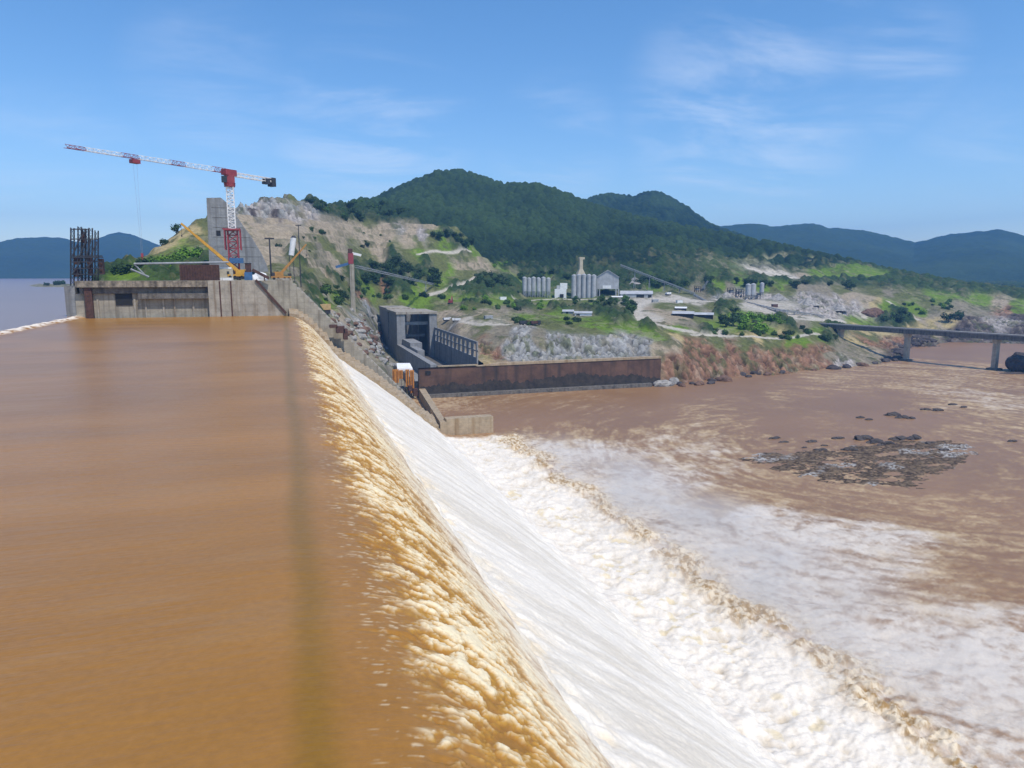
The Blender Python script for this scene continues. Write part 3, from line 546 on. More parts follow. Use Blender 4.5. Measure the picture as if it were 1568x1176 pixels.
tag(grid('river_water', np.stack([rx+rdx*0, ry, rz], -1), M['river'], rc, dict(foam=rf), keep=~((kx < 111.9) & (ky < 312.9))), kind='structure')
# reservoir, a shade higher than the sheet on the dam, with a thin lip of foam along the upstream edge
a_, r_ = np.meshgrid(np.linspace(math.radians(-80), math.radians(8), 160), np.exp(np.linspace(math.log(60), math.log(9000), 260)))
x = r_*np.sin(a_); y = r_*np.cos(a_)
c = np.broadcast_to(A((.28, .19, .145)), x.shape+(3,)).copy()*(.92+.16*fbm(x/60, y/30, 3, 71))[..., None]
M['lake'] = water_mat('reservoir_surface', (.2, .2, 1), .16, .30)
xm = (x[:-1, :-1]+x[1:, 1:])/2; ym = (y[:-1, :-1]+y[1:, 1:])/2; kk = (xm < -84) | ((ym > 372) & (xm < -.1*ym))
tag(grid('reservoir_water', np.stack([x, y, np.full(x.shape, 56.9)], -1), M['lake'], c, dict(foam=np.zeros(x.shape)), keep=kk), kind='structure')
ex, ey = np.meshgrid(np.linspace(-96, -79, 60), np.concatenate([np.linspace(-30, 100, 80), np.linspace(101, 345, 400)]))
t = ss(-83.6, -82.3, ex+1.6*(fbm(ex/2, ey/3, 3, 72)-.5))*(1-ss(-81.4, -79.2, ex+1.6*(fbm(ex/2, ey/2, 3, 73)-.5)))
prof = 74-np.interp(ex, _px, _pd); zz = np.where(ex < -82, 56.92-(ss(-83, -81.5, ex))*.3, np.maximum(prof+.05, 0))+t*(.1+.35*fbm(ex, ey/1.5, 3, 75))
zz = zz-(ss(-81, -79.2, ex)*.12)
c = mix3(np.broadcast_to(A((.28, .19, .145)), ex.shape+(3,)), BRN, ss(-83, -80, ex)); c = mix3(c, A((.85, .74, .60)), t*ss(.25, .5, fbm(ex/1.5, ey/2.5, 4, 74)))
tag(grid('overflow_lip_water', np.stack([ex, ey, zz], -1), M['lake'], c, dict(foam=t)), kind='structure')

# ------------------------------------------------------------------ dam blocks at the far end of the overflow
db = thing('dam_block', (-45, 335, 50), 'long grey concrete dam block with ledges at the far end of the brown overflow', 'dam block')
k = 335/320.
b = MB(); b.prism([(-82.6, 40), (-31, 40), (-31, 66.2), (-82.6, 66.2)], 337.6, 352)
b.build('recessed_wall', M['conc'], db)
MB().prism([(-30.97, 40), (2.2, 40), (.9, 56.9), (-11.4, 71.6), (-30.97, 71.6)], 335, 352).build('front_wall', M['conc_lt'], db)
for u_ in (337, 354): xx = PY(u_, 450, 334.9)[0]; MB().box(xx-.28, xx+.28, 334.9, 335.2, 50, 71.3).build('stained_joint', M['rust'], db)
MB().box(-81.5, -31.1, 334.6, 352, 68.9, 71.5).build('parapet', M['parapet'], db)
MB().box(-80.5, -31.05, 336.4, 352.1, 66.25, 68.88).build('shadowed_band', M['conc_dark'], db)  # dark tone paints in the shade below the parapet overhang
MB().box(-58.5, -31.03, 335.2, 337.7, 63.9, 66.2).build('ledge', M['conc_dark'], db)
b = MB()
for xx in (-74.3, -60.4, -56.2, -49.3, -45.0, -37.5): MB().box(xx-.35, xx+.35, 337.1, 337.7, 44, 63.88).build('pilaster', M['conc_lt'], db)
b = MB(); b.box(-67.6, -61.2, 337.3, 337.75, 61.2, 66.2); b.build('opening', M['black'], db)
MB().box(-78.6, -75.9, 335.4, 337.7, 44, 68.8).build('gate_guide', M['rust'], db)
b = MB(); b.bar((-11.2, 334.7, 71.9), (.9, 334.7, 57.0), .9, .9); b.build('edge_beam', M['rust'], db)
b = MB()
for xx in range(-29, -12, 4): b.bar((xx, 335.6, 71.6), (xx, 335.6, 72.7), .09)
b.bar((-30, 335.6, 72.7), (-12, 335.6, 72.7), .08); b.bar((-30, 335.6, 72.2), (-12, 335.6, 72.2), .06); b.build('handrail', M['steel'], db)
MB().box(-86.5, -82.65, 338.5, 352, 40, 69.5).build('upstream_pier', M['conc_grey'], db)

# stepped side of the spillway, a flight of concrete lifts down to the tailrace
sb = thing('stepped_side_wall', (30, 325, 0), 'tan stepped concrete wall running down beside the white falling water', 'spillway wall')
b = MB(); xs_ = np.arange(2.3, 66.1, 2.1); r0 = random.Random(3)
for i, xx in enumerate(xs_):
    wt = 74-np.interp(xx+1, _px, _pd); top = wt+1.5+r0.uniform(-.3, .5); y0 = float(YEND(xx))-.6
    n = 4
    vs = []
    x1 = xx+2.1-.004
    y1 = float(YEND(x1))-.6
    vs = [(xx, y0, -8), (x1, y1, -8), (x1, y1+26, -8), (xx, y0+26, -8), (xx, y0, top), (x1, y1, top), (x1, y1+26, top+2.0), (xx, y0+26, top+2.0)]
    b.add(vs, [(0, 3, 2, 1), (4, 5, 6, 7), (0, 1, 5, 4), (1, 2, 6, 5), (2, 3, 7, 6), (3, 0, 4, 7)])
b.build('lift', M['conc_tan'], sb)
MB().add([(66.0, 312.4, -8), (69, 312.4, -8), (79.4, 419, -8), (75.5, 419, -8), (66.0, 312.4, 7.0), (69, 312.4, 7.0), (79.4, 419, 6), (75.5, 419, 6)],
         [(0, 3, 2, 1), (4, 5, 6, 7), (0, 1, 5, 4), (1, 2, 6, 5), (2, 3, 7, 6), (3, 0, 4, 7)]).build('dividing_wall', M['conc_tan'], sb)
b = MB(); b.box(69.02, 91.5, 312.8, 318.6, -8, 8.2); b.build('nose_block', M['conc_tan'], sb)
fb = thing('downstream_dam_face', (30, 370, 0), 'pale grey sloping concrete dam face beside the stepped wall behind the spillway crest', 'dam block')
b = MB(); bx_, bz_ = [], []
prof = []
zc_ = 71.4; xc_ = -11.3
pl = [(-11.3, 40), (-11.3, 71.4), (4.6, 71.4)]
xcur, zcur = 4.6, 71.4
st = []
while zcur > 2: st.append((xcur, zcur-2.0)); xcur += 1.85; st.append((xcur, zcur-2.0)); zcur -= 2.0
poly = [(-11.3, -6)]+[(xcur, -6)]+st[::-1]+[(4.6, 71.4), (-11.3, 71.4)]
MB().prism(poly, 352.5, 412).build('stepped_face', M['conc'], fb)
MB().box(-3, 4.4, 353, 410, 71.42, 72.3).build('kerb', M['conc_lt'], fb)

# steel tower frames of the unfinished intake
tf = thing('intake_steelwork', (-74, 347, 69), 'dark rusty steel tower frames standing on the left end of the dam block', 'steel frame')
def YP(u, v, Y): return tuple(PY(u, v, Y))
zt = 69.4
def colm(u, vtop, Y, w, m='steel', nm='column', base=zt):
    p = PY(u, vtop, Y); q = PY(u, 440, Y)
    b = MB(); b.lattice((q[0], Y, base), (p[0], Y, p[2]), w, w, max(4, int((p[2]-base)/2.2)), w*.17); b.build(nm, M[m], tf)
for (u, vt, Y) in ((111, 349, 343), (122, 347, 343), (133, 350, 343), (139, 349, 348), (148, 353, 348), (129, 350, 352)): colm(u, vt, Y, 1.25)
b = MB()
for v, u0, u1 in ((351, 108, 135), (366, 109, 150), (392, 110, 157), (394, 110, 158), (401, 110, 157), (411, 110, 157), (420, 110, 150)):
    for Y in (342.2, 350.):
        p = PY(u0, v, Y); q = PY(u1, v, Y); MB().bar(p, q, .42, .42).build('cross_beam', M['steel'], tf)
b = MB()
for u0, v0, u1, v1 in ((111, 392, 122, 366), (122, 392, 133, 366), (133, 410, 148, 394), (111, 420, 122, 402), (139, 392, 148, 370), (122, 366, 133, 351), (133, 392, 139, 366)):
    b.bar(PY(u0, v0, 342), PY(u1, v1, 342), .45)
b.build('brace', M['steel'], tf)
b = MB()
for u0, u1, v0, v1 in ((112, 121, 394, 405), (132, 140, 394, 422), (150, 158, 396, 420), (112, 120, 412, 424), (123, 130, 355, 372)):
    p = PY(u0, v0, 342.5); q = PY(u1, v1, 342.5); MB().box(p[0], q[0], 343, 346.4, q[2], p[2]).build('formwork_panel', M['rust'], tf)
b = MB(); b.box(-86.3, -68, 341, 354, 69.2, 69.45); b.build('platform', M['rust'], tf)

# ------------------------------------------------------------------ tower crane
mb_ = PY(360, 424, 365); tcx, tcy = mb_[0], 365
zj = PY(352, 266, 365)[2]; top = zj-3.5
tc = thing('tower_crane', (tcx, tcy, 70), 'tall red and white tower crane with a long jib over the reservoir', 'crane')
z0 = PY(360, 396, 365)[2]; z1 = PY(360, 350, 365)[2]
MB().lattice((tcx, tcy, 71), (tcx, tcy, z1), 4.2, 4.2, 8, .62).build('lower_mast', M['red'], tc)
MB().lattice((tcx, tcy, z1), (tcx, tcy, top), 3.0, 3.0, 14, .38).build('upper_mast', M['white'], tc)
b = MB(); b.cbox((tcx, tcy, z1-1), 7.2, 7.2, .8); b.bar((tcx-4.5, tcy, z1-.2), (tcx+2, tcy, z1-.2), .6)
for sx in (-3.4, 3.4): 
    for sy in (-3.4, 3.4): b.bar((tcx+sx, tcy+sy, z1-10), (tcx+sx, tcy+sy, z1), .5)
b.build('climbing_frame', M['red'], tc)
b = MB(); b.cbox((tcx, tcy, 72), 8.6, 8.6, 4.4); b.build('base_ballast', M['steel'], tc)
MB().cbox((tcx+1.2, tcy-3.2, z0-2.2), 6.2, 3.0, 2.4).build('base_cabin', M['blue'], tc)
tip = A(PZ(100, 226, zj)); ctr = A(PZ(414, 281, zj)); mid = A((tcx, tcy, zj))
jd = (tip-mid); jd[2] = 0; Lj = np.linalg.norm(jd); jd /= Lj
cdist = np.linalg.norm((ctr-mid)[:2]); ctr = mid-jd*min(cdist, 28)
nseg = 10
for i in range(nseg):
    p = mid+jd*(2+(Lj-2)*i/nseg); q = mid+jd*(2+(Lj-2)*(i+1)/nseg)
    MB().lattice(p, q, 2.0, 2.1*(1-.45*i/nseg), 4, .16, tri=True).build('jib_section', M['red' if i in (0, 3, 6, 9) else 'white'], tc)
MB().lattice(mid-jd*2, ctr, 2.0, 1.7, 6, .3).build('counter_jib', M['white'], tc)
b = MB(); b.cbox(ctr+jd*1.2+A((0, 0, -3.0)), 2.6, 3.2, 4.2, math.atan2(jd[1], jd[0])); b.cbox(ctr+jd*5+A((0, 0, -2.2)), 2.6, 3.0, 2.6, math.atan2(jd[1], jd[0])); b.build('counterweight', M['steel'], tc)
b = MB(); b.cbox(mid+A((0, 0, -4.2)), 4.2, 4.2, 3.4, .2); b.cbox(mid+A((0, 0, -.8)), 6.5, 3.2, 2.6, math.atan2(jd[1], jd[0])); b.tube(mid+A((0, 0, -6)), mid+A((0, 0, -4.2)), 2.4, 2.6, 16); b.build('slewing_unit', M['red'], tc)
cb = MB(); cb.cbox(mid+jd*3.4+A((.5, -2.4, -4.6)), 2.4, 2.4, 2.8); cb.build('cab', M['glass'], tc)
# trolley and hoist rope hang from the jib
fr = 1-(np.linalg.norm((A(PZ(197, 246, zj-.5))-mid)[:2])/Lj); tp = mid+jd*Lj*(1-fr)
b = MB(); b.cbox(tp+A((0, 0, -1.9)), 3.4, 2.4, 1.5, math.atan2(jd[1], jd[0])); b.build('trolley', M['red'], tc)
b = MB(); ro = tp+A((0, 0, -1.9)); bot = ro+A((0, 0, -36.))
b.tube(ro+jd*.8, bot+jd*.25, .035, n=5); b.tube(ro-jd*.8, bot-jd*.25, .035, n=5); b.build('hoist_rope', M['grey'], tc)
b = MB(); b.cbox(bot+A((0, 0, -1.6)), .9, .5, 1.6); b.tube(bot+A((0, 0, -1.6)), bot+A((0, 0, -2.6)), .18, .1, 6); b.build('hook_block', M['red'], tc)

# concrete monolith of the higher dam section behind the crane
Y = 424
pts = [(321, 416), (410, 416), (407, 404), (398, 385), (384, 362), (370, 343), (356, 322), (347, 310), (338, 302.5), (316, 303)]
poly = [tuple(PY(u, v, Y)[[0, 2]]) for u, v in pts]
tm = thing('concrete_monolith', (poly[0][0]+8, Y+9, 70), 'tall grey concrete monolith with sloped right side and small hole behind the crane', 'concrete pier')
MB().prism(poly, Y, Y+20).build('monolith_body', M['conc_grey'], tm)
p = PY(334.5, 357, Y); MB().box(p[0]-1.1, p[0]+1.1, Y-.08, Y+.4, p[2]-1.5, p[2]+1.4).build('opening', M['black'], tm)
b = MB()
for v in (318, 333, 348, 363, 378, 393): 
    z = PY(330, v, Y)[2]; xr = np.interp(-z, [-q[1] for q in poly[::-1][1:-1]], [q[0] for q in poly[::-1][1:-1]]); b.box(poly[-1][0]+2.2, xr-.8, Y-.06, Y+.1, z-.12, z+.12)
b.build('lift_joint', M['conc_dark'], tm)

# mobile cranes on the dam
def mobile_crane(base, tipp, label, colr, boomw):
    base = A(base, float); tipp = A(tipp, float)
    t = thing('mobile_crane', base, label, 'crane')
    d = tipp-base; yw = math.atan2(d[1], d[0])
    b = MB(); b.cbox(base+A((0, 0, .9)), 9.5, 2.7, .9, yw); b.build('carrier', M[colr], t)
    b = MB(); b.cbox(base+A((-1.2*math.cos(yw), -1.2*math.sin(yw), 1.85)), 4.6, 2.5, 2.1, yw); b.build('superstructure', M[colr], t)
    c = base+A((4.1*math.cos(yw), 4.1*math.sin(yw), 1.85)); MB().cbox(c, 1.7, 2.4, 1.3, yw).build('cab', M['glass'], t)
    c = base-A((3.6*math.cos(yw), 3.6*math.sin(yw), -1.9)); MB().cbox(c, 1.4, 2.6, 1.7, yw).build('counterweight', M['steel'], t)
    for q in (-3.4, -1.4, 1.6, 3.6):
        for sd in (-1.2, 1.2):
            w = base+A((q*math.cos(yw)-sd*math.sin(yw), q*math.sin(yw)+sd*math.cos(yw), .62)); e = A((-math.sin(yw), math.cos(yw), 0))*.28
            MB().tube(w-e, w+e, .62, n=12).build('wheel', M['black'], t)
    a = base+A((0, 0, 3.2)); n = 4
    for i in range(n):
        p = a+(tipp-a)*(i/n); q = a+(tipp-a)*((i+1)/n); MB().bar(p, q, boomw*(1-.17*i), boomw*(1.1-.17*i)).build('boom_section', M[colr], t)
    b = MB(); b.tube(tipp, tipp-A((0, 0, 5.)), .07, n=5); b.cbox(tipp-A((0, 0, 5.8)), .5, .4, .8); b.build('hook_line', M['steel'], t)
    return t
p = PY(364, 419, 352); mobile_crane((p[0], 352, 72.5), PY(277, 342, 346), 'yellow mobile crane with its long boom leaning left in front of the monolith', 'yellow', 1.45)
p = PY(431, 432, 372); mobile_crane((p[0], 372, 71.6), PY(469, 374, 372), 'orange mobile crane with a shorter boom leaning right at the right end of the dam', 'ochre', 1.15)
# clutter along the top of the dam
p = PY(275, 405, 346); q = PY(336, 423, 346)
fw = thing('steel_formwork', ((p[0]+q[0])/2, 346, q[2]), 'long rusty brown ribbed steel panel lying along the top of the dam block', 'formwork')
MB().box(p[0], q[0], 346, 347.2, 71.6, p[2]).build('panel', M['rust'], fw)
b = MB()
for i in range(16): xx = p[0]+(q[0]-p[0])*i/15; b.box(xx-.16, xx+.16, 345.6, 346, 71.6, p[2]-.3)
b.build('rib', M['rust'], fw)
single('pipe', MB().tube(PY(205, 404, 344), PY(350, 401.5, 349), .45, n=10), M['grey'], 'long pale grey pipe held level above the dam block left of the crane', 'pipe')
single('pipe_strut', MB().tube(PY(205, 404, 344), PY(226, 425, 346), .3, n=8).tube(PY(200, 412, 344), PY(228, 424, 346), .4, n=8), M['grey'], 'grey sloping strut rising from the dam block to the pipe', 'strut')
p = PY(347, 424, 350)
ct = thing('concrete_bin', (p[0], 352, 71.6), 'cream boxy tank on the dam edge between the rusty panel and crane', 'tank')
MB().cbox((p[0], 352, 71.6), 5.6, 4.4, 5.2).build('tank_body', M['cream'], ct); MB().cbox((p[0]-.2, 352, 76.8), 5.0, 3.8, .7).build('lid', M['white'], ct); MB().cbox((p[0]-.5, 349.3, 71.6), 6.6, .5, 1.2).build('base_rail', M['white'], ct)
p = PY(380.5, 427, 346); bt = thing('water_tank', (p[0], 347, 71.7), 'small bright blue container at the edge of the concrete block under the crane', 'container')
MB().cbox((p[0], 347, 71.7), 3.4, 3, 3.3).build('container_body', M['blue'], bt); MB().cbox((p[0], 347, 75.0), 3.0, 2.6, .25).build('lid', M['blue'], bt)
p = PY(380, 412, 352); bc = thing('site_cabin', (p[0], 353, 72), 'narrow brown cabin just above the blue container', 'cabin')
MB().cbox((p[0], 353, 72), 2.6, 2.6, 7.2).build('cabin_wall', M['rust'], bc); MB().cbox((p[0], 353, 79.2), 3.0, 3.0, .3).build('roof', M['steel'], bc)
def rock_mesh(name, mtl, rnd, sx, sy, sz, sub=3):
    import bmesh
    bm = bmesh.new(); bmesh.ops.create_icosphere(bm, subdivisions=sub, radius=1)
    P_ = A([v.co[:] for v in bm.verts]); s_ = rnd.randint(0, 999)
    n = fbm(P_[:, 0]*1.3+5+P_[:, 2]*.7, P_[:, 1]*1.3+9-P_[:, 2]*.5, 6, s_, .62); w, _ = worley(P_[:, 0]*1.2+P_[:, 2]*.8, P_[:, 1]*1.2-P_[:, 2]*.6, s_)
    k_ = (.25+.75*n+.65*w) if name == 'river_rock' else .62+.5*n+.35*w
    for v, kk_ in zip(bm.verts, k_): v.co = Vector((v.co.x*kk_*sx, v.co.y*kk_*sy, v.co.z*kk_*sz))
    me = bpy.data.meshes.new(name); bm.to_mesh(me); bm.free(); me.materials.append(mtl); return me
RND = random.Random(11)
def rock(name, mtl, loc, s, label, group=None, cat='rock', rot=None):
    me = rock_mesh(name, mtl, RND, s[0]/2, s[1]/2, s[2]/2, 5 if s[0] > 14 else (4 if name == 'river_rock' else 3))
    o = bpy.data.objects.new(name, me); COL.objects.link(o); o.location = tuple(map(float, loc)); o.rotation_euler = (0, 0, RND.uniform(0, 6) if rot is None else rot)
    return tag(o, label, cat, group)
p = PY(397, 417, 366); rock('tarpaulin_heap', M['white'], (p[0], 366, 72), (8, 6, 6.5), 'pale white covered heap on the dam right of the crane base', None, 'heap', 0.)
single('belt_ramp', MB().bar(PY(386, 413, 350), PY(412, 426, 350), 1.1, 1.3).bar(PY(405, 424, 350), PY(405, 430, 350), .5), M['rust'], 'short dark sloping belt ramp right of the blue container', 'ramp')
def pole(u, v0, v1, Y, r, label, m='steel', arms=0):
    p = PY(u, v1, Y); q = PY(u, v0, Y)
    t = thing('pole', p, label, 'pole'); MB().tube(p, (p[0], Y, q[2]), r, r*.7, 8).build('post', M[m], t)
    b = MB(); b.bar((p[0]-r*5, Y, q[2]-.4), (p[0]+r*5, Y, q[2]-.4), r*1.6)
    b.build('crossarm', M[m], t)
pole(415.5, 364, 426, 372, .45, 'dark slender mast standing on the dam between the two yellow booms')
pole(461, 344, 440, 440, .32, 'thin dark pole rising above the right crane boom against the terrace')
p = PY(447, 410, 440); st_ = thing('silo', (p[0], 440, p[2]), 'narrow white silo leaning beside the orange crane boom', 'silo')
q = PY(449.5, 364, 440); b = MB(); b.tube(PY(446, 391, 440), q, 1.55, 1.6, 14); b.build('silo_body', M['white'], st_)
b = MB(); b.tube(q, A(q)+A((.05, 0, 1.2)), 1.7, .6, 14); b.build('silo_cap', M['steel'], st_)
b = MB()
for dx in (-1.2, 1.2): b.bar((p[0]+dx, 440, p[2]-9), (p[0]+dx*.8-.2, 440, PY(446, 391, 440)[2]), .35)
b.build('silo_leg', M['steel'], st_)

# ------------------------------------------------------------------ powerhouse
ph = thing('powerhouse', (100, 540, 5), 'unfinished grey concrete powerhouse shell with a roofed box and an open hall', 'powerhouse')
MB().box(84, 88, 424, 662, -4, 19.6).build('left_wall', M['conc_grey'], ph)
MB().box(88.02, 113.6, 424.0, 660, -4, 9).build('hall_floor', M['conc_dark'], ph)
b = MB(); X0, X1 = 113.7, 114.6
nb = 11; ys = np.linspace(425, 556, nb+1)
b.box(X0, X1, 425, 556, 4, 22.6); b.box(X0, X1, 425, 556, 31.0, 32.8)
for i in range(nb+1): b.box(X0, X1, max(425, ys[i]-2.6), min(556, ys[i]+2.6), 22.6, 31.0)
b.box(X0+.1, X1-.1, 425, 556, 26.4, 27.2); b.build('slotted_wall', M['conc_grey'], ph)
b = MB(); b.box(84, 90.5, 556, 566, 19.6, 43.4); b.box(84, 86, 566.01, 600, 19.6, 43.4); b.box(84, 86, 606, 660, 19.6, 43.4)
b.box(110, 113.6, 556, 566, 4, 43.4); b.box(113.72, 116, 556.02, 660, 4, 43.4); b.box(86.02, 113.7, 656, 660, 4, 43.4)
b.build('box_wall', M['conc_grey'], ph)
b = MB(); b.box(83.4, 116.5, 555, 606, 43.42, 45.2); b.box(83.4, 105, 606.02, 661, 43.42, 45.9); b.build('roof_slab', M['conc_lt'], ph)
MB().box(90.6, 109.9, 562, 566, 34.5, 37).build('crane_beam', M['conc_grey'], ph); MB().box(88.1, 109.9, 575, 577, 24, 26).build('crane_beam', M['conc_grey'], ph)
b = MB()
for xx in (95, 100, 105): MB().box(xx-.7, xx+.7, 580, 581.4, 9, 43.3).build('column', M['conc_grey'], ph)
b = MB(); b.box(88.1, 97, 520, 555.9, 9, 24); b.box(88.1, 93, 490, 519.9, 9, 21.5); b.build('stepped_floor', M['conc_grey'], ph)
MB().box(88, 113.6, 421.5, 424, 17.3, 18.9).build('front_slab', M['conc_tan'], ph)
# low gallery in front of the left wall
single('gallery', MB().box(73, 83.9, 425, 520, -2, 9.5).box(73, 74.2, 425, 500, 9.52, 11), M['conc_grey'], 'low grey concrete walkway along the left foot of the powerhouse', 'walkway')
tw = thing('tailrace_wall', (160, 418, 0), 'long dark brown water stained concrete wall rising from the brown tailrace', 'retaining wall')
MB().box(75.6, 240, 418, 421.2, 3.4, 18.2).build('wall_face', M['conc_wet'], tw)
MB().prism([(75.6, 18.2), (112, 18.2), (126, 19.9), (240, 20.0), (240, 18.6), (126, 18.2)][::1], 417.6, 421.4).build('coping', M['conc_tan'], tw)
MB().box(79, 232, 414.4, 417.98, -3, 2.4).build('toe_beam', M['conc_dark'], tw)
tx = np.linspace(75.62, 239.9, 300); tz = 7.6+4.6*(fbm(tx/18, tx*0, 3, 7)-.5)+5.*(fbm(tx/2.5, tx*0+3, 4, 9, .7)-.5)+1.8*ss(90, 200, tx)-3*ss(190, 240, tx)
MB().prism([(tx[0], 2.41)]+[(tx[-1], 2.41)]+[(a_, b_) for a_, b_ in zip(tx[::-1], tz[::-1])], 417.93, 418.2).build('tide_band', M['algae'], tw)
p = PY(655, 559, 418); MB().box(p[0]-1.6, p[0]+1.6, 417.45, 418.2, 14.5, 16.6).build('drain_hole', M['black'], tw)
# orange formwork on the end of the dividing wall
of = thing('formwork_stack', tuple(PY(620, 600, 417)), 'bright orange formwork panels hanging on the corner of the tailrace wall', 'formwork')
for u0, u1, v0, v1 in ((601, 611, 566, 586), (611.5, 617, 567, 580), (621, 627, 566, 592), (628, 634.5, 567, 602)):
    p = PY(u0, v0, 416.4); q = PY(u1, v1, 416.4); MB().box(p[0], q[0], 416.4, 417.5, q[2], p[2]).build('panel', M['orange'], of)
b = MB()
for u in (603, 608, 614, 619, 624, 631): p = PY(u, 568, 416.2); q = PY(u, 600, 416.2); b.bar((p[0], 416.1, p[2]), (p[0], 416.1, q[2]), .25)
b.build('waler', M['rust'], of)
p = PY(615, 557, 419); q = PY(626, 563, 419)
single('tarpaulin', MB().add([(p[0]-3, 417, q[2]), (q[0]+2, 417, q[2]-.3), (q[0]+1.5, 424, q[2]+2.2), (p[0]-2.2, 424, q[2]+2.4), (p[0]-3, 417, q[2]-1.3), (q[0]+2, 417, q[2]-1.6), (q[0]+1.5, 424, q[2]+.8), (p[0]-2.2, 424, q[2]+.9)],
       [(0, 1, 2, 3), (7, 6, 5, 4), (0, 4, 5, 1), (1, 5, 6, 2), (2, 6, 7, 3), (3, 7, 4, 0)]), M['white'], 'white sheet covering the top of the orange formwork', 'tarpaulin')
MBp = MB()
p = PY(618, 600, 400)
single('rusty_bracket', MB().cbox(PY(636, 606, 415), 2.6, 3, 4.5).cbox(PY(628, 598, 415), 2., 3, 3.), M['rust'], 'rusty steel bracket at the foot of the orange formwork', 'bracket')
# brown steel formwork on the stepped face
bf = thing('climbing_formwork', tuple(PY(520, 515, 350)), 'dark rusty steel formwork perched on the stepped wall above the white water', 'formwork')
for u0, u1, v0, v1 in ((505, 517, 498, 502), (515, 528, 500, 510), (526, 533, 504, 520)):
    p = PY(u0, v0, 344); q = PY(u1, v1, 344); MB().box(p[0], q[0], 344, 349, q[2], p[2]).build('panel', M['rust'], bf)
p = PY(498.5, 476, 420); tb = thing('timber_box', (p[0], 421, p[2]), 'light timber box on posts on the rubble right of the dam face', 'box')
MB().cbox((p[0], 421, p[2]+.6), 6.0, 5, 3.2).build('box_body', M['timber'], tb); MB().cbox((p[0], 421, p[2]-1.6), 5.4, 4.4, 2.1).build('frame', M['steel'], tb)

# cableway mast with conveyor
p = HIT(541, 477); g = PY(541, 404, p[1])
ms = thing('cableway_mast', p, 'tall slim grey concrete mast with a red and white head on the rubble slope', 'mast')
MB().box(p[0]-1.6, p[0]+1.6, p[1]-1.6, p[1]+1.6, p[2]-6, g[2]).build('shaft', M['conc'], ms)
MB().cbox((p[0]-.6, p[1], g[2]), 3.6, 3.6, 7.5).build('head', M['red'], ms)
MB().bar((p[0], p[1], g[2]+7.6), PY(553, 391, p[1]), 1.7).build('arm', M['white'], ms)
MB().cbox((p[0]-.8, p[1], g[2]+7.5), 3.0, 3.0, 3.2).build('machine_room', M['rust'], ms)
p2 = PY(514, 409, p[1]); MB().bar(p2, (p[0]-2, p[1], g[2]+.2), 2.2, 1.8).build('platform', M['blue'], ms)
cv = thing('conveyor', tuple(PY(600, 425, p[1]+20)), 'thin grey inclined conveyor running right from the concrete mast past the dark grove', 'conveyor')
c0 = A(PY(545, 408, p[1])); c1 = HIT(664, 440); c1[2] += 3
MB().lattice(c0, c1, 1.6, 1.6, 16, .3).build('belt_truss', M['grey'], cv)
for f_ in (.86,):
    q = c0+(c1-c0)*f_; gz = float(ground(A([q[0]]), A([q[1]]))[0]); MB().bar((q[0], q[1], q[2]), (q[0], q[1], max(gz-2, q[2]-9)), .7).build('trestle', M['grey'], cv)
# red digger and other machines
def digger(u, v, label, colr, s=1., rz=0.):
    p = HIT(u, v); t = thing('excavator', p, label, 'excavator')
    ca, sa = math.cos(rz), math.sin(rz); X = lambda x, y, z: (p[0]+s*(x*ca-y*sa), p[1]+s*(x*sa+y*ca), p[2]+s*z)
    for sy in (-1.3, 1.3): MB().cbox(X(0, sy, -.4), 4.6*s, .8*s, 1.4*s, rz).build('track', M['black'], t)
    MB().cbox(X(-.4, 0, 1.1), 4.0*s, 2.9*s, 1.7*s, rz).build('body', M[colr], t)
    MB().cbox(X(1.0, .9, 2.2), 1.6*s, 1.2*s, 1.5*s, rz).build('cab', M['glass'], t)
    a, c, d = X(1.6, -.4, 2.2), X(4.8, -.4, 5.6), X(6.9, -.4, 2.4)
    MB().bar(a, c, .55*s, .7*s).build('boom', M[colr], t); MB().bar(c, d, .45*s, .55*s).build('stick', M[colr], t); MB().cbox((d[0], d[1], d[2]-1.2*s), 1.2*s, 1.1*s, 1.3*s, rz).build('bucket', M['steel'], t)
digger(690, 466, 'red excavator on the grassy bank behind the powerhouse', 'red', 1.35, 1.2)
def truck(u, v, label, cabm, bedm, s=1., rz=0., nm='truck'):
    p = HIT(u, v); p[2] += .6; t = thing(nm, p, label, 'truck')
    ca, sa = math.cos(rz), math.sin(rz); X = lambda x, y, z: (p[0]+s*(x*ca-y*sa), p[1]+s*(x*sa+y*ca), p[2]+s*z)
    MB().cbox(X(0, 0, .7), 7.4*s, 2.0*s, .5*s, rz).build('chassis', M['steel'], t)
    MB().cbox(X(2.6, 0, 1.2), 2.0*s, 2.4*s, 2.0*s, rz).build('cab', M[cabm], t); MB().cbox(X(3.62, 0, 2.1), .06*s, 2.1*s, .9*s, rz).build('windscreen', M['glass'], t)
    b = MB(); b.cbox(X(-1.2, 0, 1.22), 5.0*s, 2.5*s, 1.7*s, rz); b.build('bed', M[bedm], t)
    for q in (-2.6, -1.4, 2.6):
        for sy in (-1.05, 1.05): 
            w = A(X(q, sy, .5)); e = A((-sa, ca, 0))*.2*s; MB().tube(w-e, w+e, .52*s, n=12).build('wheel', M['black'], t)
truck(685, 493, 'white truck parked nearer the powerhouse roof on the bank', 'white', 'white', 1.0, .2)
truck(699, 494, 'white truck right of another white truck behind the slotted wall', 'white', 'white', 1.0, 2.9)
truck(803, 499, 'dark truck with a grey body on the track above the grey rock cut', 'rust', 'steel', 1.1, .1)
truck(820, 499, 'dark truck on the right of a pair on the track above the rock cut', 'steel', 'rust', 1.1, .1)
truck(1023, 453, 'small white truck on the pale yard right of the long shed', 'white', 'white', 1.1, .4)
